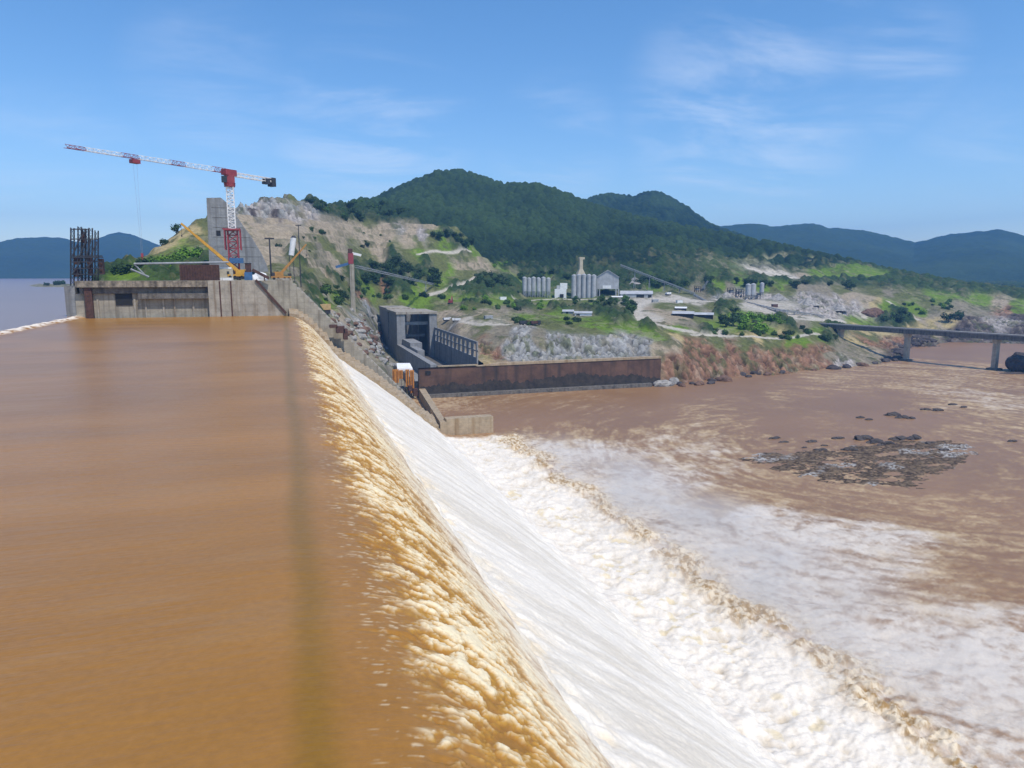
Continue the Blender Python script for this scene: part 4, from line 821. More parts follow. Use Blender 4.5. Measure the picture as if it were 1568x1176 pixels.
# ------------------------------------------------------------------ batching plant
def silo_thing(p, r, h, leg, label, m='silo', grp=None, cone=True):
    t = thing('silo', p, label, 'silo', grp)
    b = MB(); b.tube((p[0], p[1], p[2]+leg), (p[0], p[1], p[2]+leg+h), r, n=20); b.build('shell', M[m], t)
    MB().tube((p[0], p[1], p[2]+leg+h+.01), (p[0], p[1], p[2]+leg+h+r*.45), r*1.02, r*.25, 20).build('cap', M[m], t)
    if leg > 1.5:
        MB().tube((p[0], p[1], p[2]+leg-.02), (p[0], p[1], p[2]+leg*.35), r*.98, r*.25, 20).build('hopper', M[m], t)
        for k_ in range(4):
            a = math.pi/4+k_*math.pi/2; q = (p[0]+r*.85*math.cos(a), p[1]+r*.85*math.sin(a)); MB().bar((q[0], q[1], p[2]-2), (q[0], q[1], p[2]+leg+.5), .5).build('leg', M['grey'], t)
    return t
us = [803, 810, 817, 824.5, 832, 839.5]
for i, u in enumerate(us):
    p = HIT(u, 456); q = PR(u, 424.5+(i % 2)*1.2, math.hypot(p[0], p[1])); silo_thing((p[0], p[1], p[2]), 2.5, (q[2]-p[2])*.66, (q[2]-p[2])*.32, 'white cement silo on legs in the left row of the batching plant', 'silo', 'row of white silos at the batching plant')
us = [877, 884.5, 892, 899.5, 907]
for i, u in enumerate(us):
    p = HIT(u, 457); q = PR(u, 420.5+abs(i-2)*.5, math.hypot(p[0], p[1])); silo_thing((p[0], p[1]-3, p[2]), 2.75, (q[2]-p[2])*.98, .3, 'tall grey silo of the tight cluster beside the gable hall', 'silo', 'cluster of tall grey silos')
p = HIT(858, 456)
wb = thing('batching_building', p, 'white clad batching building between the silo row and the tall silos', 'building'); hh = PR(858, 432, math.hypot(p[0], p[1]))[2]-p[2]
MB().cbox(p-A((0, 0, 1)), 13, 10, hh*.62, -.35).build('wall', M['white'], wb); MB().cbox(p+A((3, -2, hh*.62-1)), 8, 8, hh*.38, -.35).build('upper_wall', M['white'], wb)
MB().cbox(p+A((-1, -.6, hh*.62-.95)), 7, 7, hh*.22, -.35).build('roof', M['roof'], wb); MB().cbox(p+A((-.5, -5.4, .2)), 4, 2, 4, -.35).build('doorway', M['black'], wb)
p = HIT(889, 457); rr = math.hypot(p[0], p[1])+6; g0 = PR(889, 420, rr); g1 = PR(889, 397, rr)
et = thing('elevator_tower', (g0[0], g0[1], p[2]), 'cream elevator tower rising above the tall grey silos', 'tower')
MB().cbox((g0[0], g0[1], p[2]), 3.8, 3.8, g1[2]-p[2]).build('shaft', M['cream'], et)
MB().add([(g0[0]-5, g0[1]-3, g0[2]-.5), (g0[0]+5, g0[1]-3, g0[2]-.5), (g0[0]+5, g0[1]+3, g0[2]-.5), (g0[0]-5, g0[1]+3, g0[2]-.5), (g0[0]-1.9, g0[1]-2, g0[2]+6), (g0[0]+1.9, g0[1]-2, g0[2]+6), (g0[0]+1.9, g0[1]+2, g0[2]+6), (g0[0]-1.9, g0[1]+2, g0[2]+6)],
     [(0, 3, 2, 1), (4, 5, 6, 7), (0, 1, 5, 4), (1, 2, 6, 5), (2, 3, 7, 6), (3, 0, 4, 7)]).build('hood', M['cream'], et)
MB().cbox((g0[0]+.8, g0[1], g1[2]), 6.4, 4, 2.4).build('head_house', M['cream'], et)
def hall(u0, u1, vb, ve, vr, depth, label, wallm, roofm, name='shed', open_=True, cat='shed', dark=0):
    a = HIT(u0, vb); c = HIT(u1, vb); r = (math.hypot(*a[:2])+math.hypot(*c[:2]))/2; z0_ = min(a[2], c[2])
    a = A(PR(u0, vb, r)); c = A(PR(u1, vb, r)); ze = PR((u0+u1)/2, ve, r)[2]; zr_ = PR((u0+u1)/2, vr, r)[2]
    d = c-a; d[2] = 0; w = np.linalg.norm(d); d /= w; nrm = A((-d[1], d[0], 0)); a[2] = z0_
    t = thing(name, a+d*w/2, label, cat)
    F = lambda x, y, z: tuple(a+d*x+nrm*y+A((0, 0, z-z0_)))
    def blk(x0, x1, y0, y1, za, zb): return MB().add([F(x0, y0, za), F(x1, y0, za), F(x1, y1, za), F(x0, y1, za), F(x0, y0, zb), F(x1, y0, zb), F(x1, y1, zb), F(x0, y1, zb)], [(0, 3, 2, 1), (4, 5, 6, 7), (0, 1, 5, 4), (1, 2, 6, 5), (2, 3, 7, 6), (3, 0, 4, 7)])
    return t, F, blk, w, z0_, ze, zr_
def boxes(u0, u1, vb, ve, vr, depth, label, wallm, roofm, doors=(), name='shed', cat='shed'):
    t, F, blk, w, z0_, ze, zr_ = hall(u0, u1, vb, ve, vr, depth, label, wallm, roofm, name, True, cat)
    blk(0, w, 0, depth, z0_-2, ze).build('wall', M[wallm], t)
    MB().add([F(-.6, -.8, ze+.02), F(w+.6, -.8, ze+.02), F(w+.6, depth+.8, ze+.02), F(-.6, depth+.8, ze+.02), F(-.6, depth*.5, zr_), F(w+.6, depth*.5, zr_)], [(0, 1, 5, 4), (2, 3, 4, 5), (1, 2, 5), (3, 0, 4), (0, 3, 2, 1)]).build('roof', M[roofm], t)
    for x0, x1, f in doors: blk(w*x0, w*x1, -.12, .3, z0_-1, z0_+(ze-z0_)*f).build('doorway', M['black'], t)
    return t
# gable hall: open below, clad gable above, on columns
t, F, blk, w, z0_, ze, zr_ = hall(913, 947, 456, 424, 413.5, 30, 'grey gable roofed hall on tall columns beside the silo cluster', 'silo', 'roof', 'gable_hall', True, 'hall')
zm = z0_+(ze-z0_)*.42
for x in (0, .12, .86, .98): blk(w*x, w*x+1.2, 0, 1.2, z0_-2, zm).build('column', M['grey'], t); blk(w*x, w*x+1.2, 28, 29.2, z0_-2, zm).build('column', M['grey'], t)
pg = [F(0, 0, zm), F(w, 0, zm), F(w, 0, ze), F(w/2, 0, zr_), F(0, 0, ze)]; pb = [F(0, 30, zm), F(w, 30, zm), F(w, 30, ze), F(w/2, 30, zr_), F(0, 30, ze)]
MB().add(pg+pb, [(0, 1, 2, 3, 4), (9, 8, 7, 6, 5), (0, 5, 6, 1), (1, 6, 7, 2), (4, 9, 5, 0)]).build('cladding', M['silo'], t)
MB().add([F(-.8, -1, ze-.2), F(w/2, -1, zr_+.3), F(w/2, 31, zr_+.3), F(-.8, 31, ze-.2), F(w+.8, -1, ze-.2), F(w+.8, 31, ze-.2), F(-.8, -1, ze-.7), F(w/2, -1, zr_-.2), F(w+.8, -1, ze-.7)], [(0, 1, 2, 3), (1, 4, 5, 2), (0, 6, 7, 1), (1, 7, 8, 4)]).build('roof', M['roof'], t)
blk(w*.28, w*.66, -.15, .2, zm+.5, zm+(ze-zm)*.3).build('opening', M['white'], t)
boxes(950, 999, 456, 450, 445.5, 20, 'long low grey shed with a dark doorway right of the gable hall', 'silo', 'roof', ((.50, .74, .8), (.86, .97, .75)))
boxes(936, 958, 457.5, 455, 453.5, 12, 'low pale slab roofed shed in front of the long shed', 'conc_lt', 'white')
boxes(862, 878, 481, 477, 474.5, 12, 'small grey shed left of a pair below the silos', 'grey', 'roof', ((.3, .5, .8),))
boxes(880, 906, 484, 479.5, 477, 12, 'small pale roofed shed right of a pair below the silos', 'white', 'roof', ((.1, .3, .7),))
boxes(926, 962, 484, 480, 477.5, 14, 'low grey shed half hidden behind bushes near the road bend', 'grey', 'roof', ((.2, .4, .8), (.6, .8, .8)))
boxes(1034, 1051, 475.5, 472, 470, 12, 'small white roofed shed right of the dirt road bend', 'steel', 'white')
boxes(1030, 1062, 486, 480.5, 477, 14, 'long grey roofed shed nearest the road bend with dark openings', 'black', 'roof', ((.05, .25, .7),))
boxes(1064, 1092, 487, 482, 479, 14, 'grey roofed shed on the right of two long sheds', 'black', 'roof', ((.3, .6, .8),))
# long inclined conveyors of the crushing plant
def convey(p, q, wd, n, label, nleg=4):
    p = A(p, float); q = A(q, float); t = thing('conveyor', (p+q)/2, label, 'conveyor')
    MB().lattice(p, q, wd, wd, n, .35).build('belt_truss', M['grey'], t); MB().bar(p+A((0, 0, .4)), q+A((0, 0, .4)), wd*.8, .3).build('belt', M['silo'], t)
    for i in range(1, nleg+1):
        f_ = i/(nleg+1); s_ = p+(q-p)*f_; gz = float(ground(A([s_[0]]), A([s_[1]]))[0])-1
        if gz < s_[2]-1: MB().bar((s_[0]-1.2, s_[1], gz), (s_[0], s_[1], s_[2]), .45).bar((s_[0]+1.2, s_[1], gz), (s_[0], s_[1], s_[2]), .45).build('trestle', M['grey'], t)
b0 = HIT(1064, 452); rr = math.hypot(b0[0], b0[1]); convey(PR(950, 406, rr+20), b0+A((0, 0, 1.5)), 2.2, 22, 'long pale conveyor sloping down right from the gable hall across the dark wood')
b0 = HIT(1078, 458); convey(PR(1062, 451, math.hypot(b0[0], b0[1])), PR(1096, 470, math.hypot(b0[0], b0[1])-30), 1.8, 8, 'short lower conveyor continuing down toward the green scrub', 2)
b0 = HIT(1075, 444); convey(PR(1084, 430, math.hypot(b0[0], b0[1])), b0+A((0, 0, 1)), 1.8, 6, 'small conveyor rising right beside the dark frames of the crusher', 1)
b0 = HIT(1205, 484); convey(PR(1140, 463, 830), b0+A((0, 0, 3.5)), 2.2, 14, 'pale conveyor in front of the grey gravel heap on the right', 3)
b0 = HIT(1262, 489); convey(HIT(1200, 482)+A((0, 0, 4.)), b0+A((0, 0, 3.)), 2.0, 10, 'level grey conveyor at the foot of the grey gravel heap', 3)
for u, v0, v1, rr_, lab in ((1145, 435, 458, 3.1, 'pale silo on the left of the close pair at the crusher'), (1152.5, 434.5, 458, 3.1, 'pale silo on the right of the close pair at the crusher'), (1166, 433, 453, 2.6, 'slim pale silo standing apart right of the crusher pair')):
    p = HIT(u, v1); q = PR(u, v0, math.hypot(p[0], p[1])); silo_thing(p, rr_, (q[2]-p[2])*.68, (q[2]-p[2])*.28, lab)
def frame(u, v, w, h, label):
    p = HIT(u, v); t = thing('crusher_frame', p, label, 'crusher')
    b = MB()
    for sx in (-1, 1):
        for sy in (-1, 1): b.bar((p[0]+sx*w/2, p[1]+sy*w/3, p[2]-1), (p[0]+sx*w/2, p[1]+sy*w/3, p[2]+h), .6)
    for z in (.35, .7, 1.): b.cbox((p[0], p[1], p[2]+h*z), w+.6, w*.66+.6, .4)
    b.build('frame', M['steel'], t); MB().cbox((p[0]-w*.1, p[1], p[2]+h*.36+.4), w*.6, w*.5, h*.3).build('crusher_house', M['grey'], t)
    MB().tube((p[0], p[1], p[2]+h*.7), (p[0], p[1], p[2]+h*.45), w*.3, w*.1, 10).build('hopper', M['rust'], t)
frame(1120, 452, 8, 8.5, 'dark steel crusher frame left of its neighbour on the pale yard'); frame(1133, 454, 7, 8, 'dark crusher frame just left of the pale silo pair')
frame(1158, 457, 7, 5.5, 'low dark crusher frame between the close silo pair and the slim silo'); frame(1068, 448, 6, 7, 'dark crusher frame far left beside the small conveyor')
p = HIT(1338, 481); rock('stockpile', M['rockbr'], (p[0], p[1]+4, p[2]-1), (30, 22, 15), 'small dark brown heap right of the crushed stone', None, 'heap', .3)

# ------------------------------------------------------------------ bridge
br = thing('road_bridge', (524, 444, 0), 'long flat concrete road bridge on pillars crossing the brown river', 'bridge')
A0 = A(PR(1522, 566, 671)); A1 = A(PR(1387, 552, 703)); bd = (A1-A0)[:2]; bd /= np.linalg.norm(bd); bn = A((-bd[1], bd[0]))
def BP(s, w, z): q = A0[:2]+bd*s+bn*w; return (q[0], q[1], z)
zd = PR(1522, 509.5, 671)[2]
sA, sB = -190, 205
def deckbox(w0, w1, z0_, z1_): return MB().add([BP(sA, w0, z0_), BP(sB, w0, z0_-1.5), BP(sB, w1, z0_-1.5), BP(sA, w1, z0_), BP(sA, w0, z1_), BP(sB, w0, z1_-1.5), BP(sB, w1, z1_-1.5), BP(sA, w1, z1_)], [(0, 3, 2, 1), (4, 5, 6, 7), (0, 1, 5, 4), (1, 2, 6, 5), (2, 3, 7, 6), (3, 0, 4, 7)])
deckbox(-4.6, 4.6, zd-.6, zd).build('deck', M['asphalt'], br)
b = deckbox(-4.45, -3.0, zd-4.4, zd-.62); q = deckbox(3.0, 4.45, zd-4.4, zd-.62); b.add(q.v, q.f); b.build('girder', M['conc_dark'], br)  # dark tone paints in the shade on the side of the deck
b = deckbox(4.3, 4.65, zd+.005, zd+.3); q = deckbox(-4.65, -4.3, zd+.005, zd+.3); b.add(q.v, q.f); b.build('parapet', M['conc_dark'], br)  # darkened like the girders, as painted shade along the deck edge
for s_ in (-71, 0, np.linalg.norm((A1-A0)[:2]), np.linalg.norm((A1-A0)[:2])+64):
    s_ = float(s_); z0_ = -3
    b = MB(); c = BP(s_, 0, z0_); an = math.atan2(bd[1], bd[0]); zt_ = zd-4.4-1.5*(s_-sA)/(sB-sA)
    b.cbox((c[0], c[1], z0_), 3.0, 5.2, zt_-3.4-z0_, an)
    for i in range(1):
        lo = [BP(s_-1.5, -2.6, zt_-3.4), BP(s_+1.5, -2.6, zt_-3.4), BP(s_+1.5, 2.6, zt_-3.4), BP(s_-1.5, 2.6, zt_-3.4)]; hi = [BP(s_-1.9, -4.4, zt_-.02), BP(s_+1.9, -4.4, zt_-.02), BP(s_+1.9, 4.4, zt_-.02), BP(s_-1.9, 4.4, zt_-.02)]
        b.add(lo+hi, [(0, 3, 2, 1), (4, 5, 6, 7), (0, 1, 5, 4), (1, 2, 6, 5), (2, 3, 7, 6), (3, 0, 4, 7)])
    pr_ = b.build('pier', M['conc_lt'], br); MB().cbox((c[0], c[1], -3), 8, 9, 4.4, an).build('footing', M['conc_dark'], pr_)
c = BP(sB-3, 0, 6); MB().cbox((c[0], c[1], 2), 9, 11, zd-3.7-2-1.5, math.atan2(bd[1], bd[0])).build('abutment', M['conc'], br)

# ------------------------------------------------------------------ rocks
p = PR(1562, 548, 668); rock('boulder', M['rockdk'], (p[0]+4, p[1], 6), (24, 22, 15), 'big dark boulder at the right edge behind the bridge pillar', None, 'boulder', .4)
p = PZ(1560, 572, 0); rock('rock_shelf', M['rockdk'], (p[0]+6, p[1], -.6), (40, 10, 4), 'flat dark rock shelf under the bridge at the right edge', None, 'rock', 2.9)
for u, v, r_, h_, lab in ((1112, 453, 9, 6, 'pale cone of gravel left of the dark crusher frames'), (1192, 458, 12, 8, 'grey gravel cone right of the slim silo'), (1236, 466, 14, 9, 'broad grey gravel cone in the middle of the quarry yard'), (1282, 474, 13, 8, 'grey gravel cone at the right end of the quarry yard'), (972, 434, 14, 9, 'pale gravel cone in the wood behind the gable hall')):
    p = HIT(u, v); me_ = MB(); k_ = 28; V_ = []; F_ = []
    for i in range(7):
        f_ = i/6
        for j in range(k_):
            a = 2*math.pi*j/k_; q = r_*(1-f_)*(1+.25*math.sin(3*a+r_)+.12*math.sin(7*a))+.3; V_.append((p[0]+q*math.cos(a), p[1]+q*math.sin(a), p[2]-1+h_*f_**1.1))
    for i in range(6):
        for j in range(k_): F_.append((i*k_+j, i*k_+(j+1) % k_, (i+1)*k_+(j+1) % k_, (i+1)*k_+j))
    F_.append(tuple(range(6*k_, 7*k_))); single('gravel_heap', me_.add(V_, F_), M['rock'], lab, 'gravel heap', smooth=True)
for u, v, m_, lab in ((1003, 463, 'grey', 'grey container on the yard right of the low slab roofed shed'), (1040, 464, 'white', 'white container beside the dirt yard above the sheds'), (770, 459, 'white', 'white container left of the white silo row'), (1186, 470, 'rust', 'rusty container at the foot of the gravel cones'), (748, 489, 'grey', 'grey container on the bank above the rock cut')):
    p = HIT(u, v); t = thing('container', p, lab, 'container'); MB().cbox(p-A((0, 0, .5)), 7, 2.8, 3.4, .15).build('container_body', M[m_], t); MB().cbox(p+A((0, 0, 2.92)), 7.1, 2.9, .15, .15).build('roof', M['roof'], t)
for u, v, s, lab in ((1000, 588, (11, 8, 7), 'pale boulder leftmost of the rocks below the end of the tailrace wall'), (1016, 590, (15, 10, 6.5), 'largest pale boulder at the corner of the river bank'), (1032, 586, (11, 8, 8), 'pale upright boulder right of the largest one on the bank corner')):
    p = PZ(u, v, .4); rock('boulder', M['rock'], p, s, lab, None, 'boulder')
rw = random.Random(5)
for i in range(34):
    u = rw.uniform(1040, 1375); v = np.interp(u, [1000, 1060, 1150, 1250, 1300, 1350, 1385], [592, 592, 577, 567, 563, 557, 553])-rw.uniform(0, 5); p = PZ(u, v, .3); s = rw.uniform(3, 7.5)
    rock('shore_rock', M['rockdk'] if rw.random() < .7 else M['rockbr'], p, (s*1.5, s, s*.8), 'dark rock at the waterline below the red brown river bank', 'dark rocks along the waterline of the brown bank')
for i in range(22):
    u = rw.uniform(690, 960); v = np.interp(u, [640, 800, 960], [606, 598, 588])-rw.uniform(-1, 2); p = PZ(u, v, .2); s = rw.uniform(1.8, 4.0)
    rock('toe_rock', M['rockdk'], p, (s*2.4, s, s*.6), 'low dark rock lying along the foot of the tailrace wall', 'low rocks along the foot of the tailrace wall')
for u, v, s in ((1186, 672, 5), (1200, 678, 4), (1243, 677, 5), (1256, 690, 4.5), (1262, 683, 3), (1283, 672, 5), (1318, 640, 5), (1330, 643, 4), (1366, 636, 8), (1382, 640, 7), (1395, 641, 5), (1322, 673, 9), (1340, 678, 7), (1356, 681, 8), (1378, 673, 7), (1400, 672, 8), (1418, 628, 5), (1436, 629, 6), (1460, 620, 5), (1475, 624, 4), (1550, 676, 4), (1232, 686, 3), (1425, 680, 6), (1300, 690, 6), (1445, 690, 5)):
    p = PZ(u, v, 0); rock('river_rock', M['rockdk'], (p[0], p[1], .05), (s*1.2, s*.5, s*.42), 'dark rock breaking the brown river surface around the rocky shoal', 'dark rocks in the river around the shoal', rot=rw.uniform(-.3, .3))
for i in range(70):
    u = rw.uniform(478, 588); v0 = np.interp(u, [478, 588], [455, 490]); v = rw.uniform(v0, v0+62); p = HIT(u, v); s = rw.uniform(1.5, 5.)
    rock('rubble_block', M['rock'] if rw.random() < .6 else M['rockbr'], p, (s*1.4, s, s*.8), 'rock lying on the rubble slope between the dam face and powerhouse', 'rocks on the rubble slope beside the dam')
for i in range(60):
    f_ = rw.random(); u = 548+44*f_+rw.uniform(-8, 8); v = 498+52*f_+rw.uniform(-18, 16); p = HIT(u, v); s = rw.uniform(1.6, 5.)
    rock('rubble_block', M['rock'] if rw.random() < .7 else M['rockbr'], p, (s*1.4, s, s*.85), 'rock in the gully between the stepped wall and the powerhouse', 'rocks in the gully left of the powerhouse')
for i in range(26):
    u = rw.uniform(1370, 1480); v = np.interp(u, [1370, 1400, 1480], [542, 526, 508])-rw.uniform(-2, 8); p = HIT(u, v); s = rw.uniform(4, 10)
    rock('bank_rock', M['rockdk'], p, (s*1.6, s, s*.7), 'dark rock on the muddy far shore seen under and beyond the bridge', 'dark rocks on the far shore beyond the bridge')
# shoal of dark rubble just under and above the water
sp = [PZ(u, v, 0.) for u, v in ((1130, 700), (1230, 735), (1330, 745), (1420, 742), (1475, 705), (1485, 680), (1400, 675), (1330, 680), (1270, 695), (1190, 690))]
cxs = A([q[0] for q in sp]); cys = A([q[1] for q in sp])
sx_, sy_ = np.meshgrid(np.linspace(cxs.min()-4, cxs.max()+4, 330), np.linspace(cys.min()-4, cys.max()+4, 230))
ins = np.zeros(sx_.shape, bool); md = np.full(sx_.shape, 1e9)
for i in range(len(sp)):
    x0, y0, x1, y1 = cxs[i], cys[i], cxs[i-1], cys[i-1]
    cnd = ((y0 > sy_) != (y1 > sy_)) & (sx_ < (x1-x0)*(sy_-y0)/(y1-y0+1e-9)+x0); ins ^= cnd
    dx, dy = x1-x0, y1-y0; t_ = np.clip(((sx_-x0)*dx+(sy_-y0)*dy)/(dx*dx+dy*dy), 0, 1); md = np.minimum(md, np.hypot(sx_-x0-t_*dx, sy_-y0-t_*dy))
sd = np.where(ins, md, -md)
sz_ = .1+np.clip(sd/14, -1.5, .22)+(fbm(sx_/9, sy_/5, 4, 91)-.5)*1.2+(fbm(sx_/1.6, sy_/1.0, 4, 92)-.5)*.6
scol = mix3(A((.075, .052, .036)), A((.19, .135, .085)), ss(.35, .65, fbm(sx_/1.0, sy_/.8, 4, 93)))
scol = mix3(scol, A((.46, .44, .41)), ss(.60, .74, fbm(sx_/13, sy_/9, 3, 94))*ss(.40, .55, fbm(sx_/.8, sy_/.8, 3, 95))*.8)
sh = grid('rocky_shoal', np.stack([sx_, sy_, sz_], -1), M['land'], scol); tag(sh, kind='structure')

# ------------------------------------------------------------------ trees
def crown_mesh(name, mtl, rnd, H, W, n, low=.25, clumps=9, q=.85):
    V = []; Fc = []
    cs = []
    for i in range(clumps):
        a = rnd.uniform(0, 6.283); rr_ = math.sqrt(rnd.random())*W*.36; h = rnd.uniform(low+.12, .88)*H
        cs.append((rr_*math.cos(a), rr_*math.sin(a), h, rnd.uniform(.16, .30)*W*(1.15-.5*abs(h/H-.55))))
    for i in range(n):
        c = cs[rnd.randrange(clumps)]
        d = Vector((rnd.gauss(0, 1), rnd.gauss(0, 1), rnd.gauss(0, 1)*.8)).normalized()*(c[3]*rnd.uniform(.6, 1.08))
        p = Vector(c[:3])+d; nn = (d.normalized()+Vector((rnd.gauss(0, .5), rnd.gauss(0, .5), rnd.gauss(0, .5)+.4))).normalized()
        a = nn.orthogonal().normalized(); b2 = nn.cross(a); an = rnd.uniform(0, 6.28); a, b2 = a*math.cos(an)+b2*math.sin(an), b2*math.cos(an)-a*math.sin(an)
        s = q*rnd.uniform(.6, 1.2); k0 = len(V)
        V += [p+a*s, p+b2*s*.6, p-a*s, p-b2*s*.6]; Fc.append((k0, k0+1, k0+2, k0+3))
    me = bpy.data.meshes.new(name); me.from_pydata([v[:] for v in V], [], Fc); me.materials.append(mtl); return me
def tree_proto(nm, leafm, H, W, n, low, label, group, seed, q=.8):
    rnd = random.Random(seed)
    t = thing(nm, (0, 0, 0), label, 'tree' if 'tree' in nm else 'bush', group)
    b = MB(); b.tube((0, 0, -1.2), (.1, .05, H*.45), .30*H/8, .16*H/8, 7)
    for k_ in range(4):
        a = k_*1.6+rnd.random(); b.tube((.08, .04, H*(.22+.05*k_)), (W*.26*math.cos(a), W*.26*math.sin(a), H*(.52+.06*k_)), .12*H/8, .05, 5)
    b.build('trunk', M['trunk'], t)
    o = bpy.data.objects.new('crown', crown_mesh('crown', M[leafm], rnd, H, W, n, low, q=q)); COL.objects.link(o); o.parent = t
    return t
PROTO = [tree_proto('broadleaf_tree', 'leaf_dark', 9, 9, 420, .2, 'x', None, 1), tree_proto('broadleaf_tree', 'leaf_dark', 8, 10, 420, .12, 'x', None, 2), tree_proto('broadleaf_tree', 'leaf_mid', 8, 8.5, 400, .15, 'x', None, 3),
         tree_proto('leafy_bush', 'leaf_bright', 5, 8, 340, .0, 'x', None, 4), tree_proto('leafy_bush', 'leaf_mid', 4.5, 7, 320, .0, 'x', None, 5), tree_proto('leafy_bush', 'leaf_dark', 4.5, 7.5, 320, .0, 'x', None, 6)]
_used = set(); TR = random.Random(21)
def plant(k_, u, v, s, label, group):
    p = HIT(u, v); p[2] -= .4
    if k_ in _used: copy_tree(PROTO[k_], p, s, TR.uniform(0, 6.28), label, group)
    else:
        _used.add(k_); o = PROTO[k_]; o.location = tuple(map(float, p)); o.scale = (s,)*3; o['label'] = label; o['group'] = group
def cluster(kinds, n, poly, smin, smax, label, group):
    us_ = [q[0] for q in poly]; vs_ = [q[1] for q in poly]; c = 0
    while c < n:
        u = TR.uniform(min(us_), max(us_)); v = TR.uniform(min(vs_), max(vs_)); ins_ = False
        for i in range(len(poly)):
            (x0, y0), (x1, y1) = poly[i], poly[i-1]
            if (y0 > v) != (y1 > v) and u < (x1-x0)*(v-y0)/(y1-y0)+x0: ins_ = not ins_
        if ins_: plant(TR.choice(kinds), u, v, TR.uniform(smin, smax), label, group); c += 1
cluster([0, 1], 40, [(550, 418), (585, 408), (625, 402), (660, 412), (680, 428), (672, 440), (640, 442), (600, 440), (560, 436)], .9, 1.4, 'dark green tree in the big grove above the powerhouse', 'trees of the big dark grove above the powerhouse')
cluster([0, 1, 2], 34, [(458, 300), (480, 302), (520, 312), (570, 316), (610, 326), (640, 340), (600, 342), (540, 342), (500, 338), (478, 318)], .9, 1.5, 'dark tree on the wooded ridge right of the bare rock summit', 'trees on the wooded ridge behind the bare terrace')
cluster([0, 1], 15, [(728, 436), (745, 426), (785, 430), (786, 446), (735, 450)], .9, 1.35, 'dark tree in the compact grove left of the white silo row', 'trees of the grove left of the white silos')
cluster([0, 1], 11, [(662, 358), (690, 360), (722, 375), (720, 382), (690, 380), (665, 370)], .9, 1.4, 'dark tree in the clump on the knoll right of the bare terrace', 'trees on the knoll right of the terrace')
cluster([3, 4], 22, [(165, 421), (215, 408), (250, 398), (312, 388), (315, 415), (240, 421)], .7, 1.2, 'green bush on the slope between the steel frames and the monolith', 'bushes on the green slope left of the monolith')
cluster([5], 7, [(168, 421), (200, 410), (235, 392), (230, 404), (190, 422)], .8, 1.3, 'dark bush on the lower left edge of the green slope', 'dark bushes at the left foot of the green slope')
plant(0, 270, 358, .9, 'single tree on the skyline of the slope above the yellow boom', None)
plant(5, 250, 374, .9, 'single dark bush on the skyline lower left of the lone tree', None)
cluster([3], 13, [(1128, 503), (1145, 486), (1190, 490), (1200, 507), (1160, 511)], 1.0, 1.7, 'bright green thicket bush below the pale conveyor', 'bushes of the bright green thicket')
cluster([1, 5], 8, [(1105, 482), (1125, 480), (1135, 500), (1110, 506)], .9, 1.3, 'dark bush on the left side of the bright thicket', 'dark bushes left of the bright thicket')
cluster([1, 5, 4], 14, [(1330, 492), (1350, 484), (1392, 484), (1398, 496), (1345, 498)], 1.0, 1.5, 'dark bush behind the left end of the bridge', 'bushes behind the left end of the bridge')
plant(1, 1452, 494, 1.5, 'rounded dark tree left of two on the far river bank', None); plant(1, 1470, 490, 1.4, 'rounded dark tree right of two on the far river bank', None)
cluster([0, 2, 5], 9, [(920, 482), (940, 468), (972, 470), (974, 486), (940, 490)], .9, 1.3, 'tree in the clump on the left side of the dirt road bend', 'trees left of the dirt road bend')
cluster([4, 5, 2], 16, [(860, 468), (900, 462), (960, 462), (965, 470), (870, 474)], .7, 1.1, 'green bush on the verge below the silos', 'bushes on the verge below the silos')
cluster([0, 1, 2], 18, [(930, 425), (1000, 430), (1060, 440), (1050, 446), (980, 440), (940, 436)], .9, 1.4, 'dark tree in the wood under the long conveyor', 'trees under the long conveyor')
cluster([0, 1, 2], 14, [(790, 424), (850, 420), (880, 428), (870, 434), (800, 434)], .9, 1.3, 'dark tree behind the white silo row', 'trees behind the white silos')
cluster([5, 4], 14, [(485, 440), (520, 425), (545, 435), (590, 450), (560, 460), (500, 462)], .6, 1.1, 'bush on the rubble slope around the concrete mast', 'bushes around the concrete mast')
cluster([4, 3], 8, [(735, 395), (775, 390), (790, 405), (750, 412)], .8, 1.3, 'bright bush on the green slope above the compact grove', 'bright bushes on the slope above the compact grove')
cluster([5], 5, [(1245, 512), (1275, 505), (1285, 520), (1262, 526)], .9, 1.3, 'dark bush at the bridge abutment', 'dark bushes at the bridge abutment')
cluster([5, 4], 12, [(760, 488), (840, 484), (900, 490), (890, 498), (790, 500)], .5, .9, 'small bush on the grass above the grey rock cut', 'small bushes above the grey rock cut')
cluster([4, 5], 16, [(330, 352), (460, 350), (640, 352), (640, 372), (560, 385), (420, 392), (380, 385)], .4, .8, 'small dark bush dotted on the bare tan terrace slope', 'small bushes on the bare terrace slope')
cluster([4, 5], 22, [(1060, 500), (1100, 514), (1230, 522), (1250, 512), (1230, 500), (1210, 512), (1110, 512)], .5, .9, 'low bush on the green bank above the brown cliff', 'low bushes above the brown bank')
cluster([4, 5, 3], 18, [(1340, 462), (1500, 462), (1500, 472), (1420, 482), (1350, 472)], .5, 1., 'bush on the far green meadow beyond the bridge', 'bushes on the meadow beyond the bridge')
cluster([4, 5, 3], 30, [(690, 460), (860, 460), (860, 474), (760, 476), (700, 476)], .5, 1., 'bush on the green strip in front of the silo row', 'bushes on the strip before the silos')
cluster([4, 5], 24, [(480, 440), (600, 448), (680, 452), (680, 462), (590, 458), (500, 466)], .5, 1.1, 'bush in the scrub just behind the powerhouse roof', 'bushes behind the powerhouse')
cluster([0, 1], 16, [(1080, 432), (1250, 437), (1330, 444), (1330, 448), (1200, 443), (1080, 440)], .9, 1.3, 'dark tree in the belt beyond the quarry yard', 'trees in the belt beyond the quarry yard')
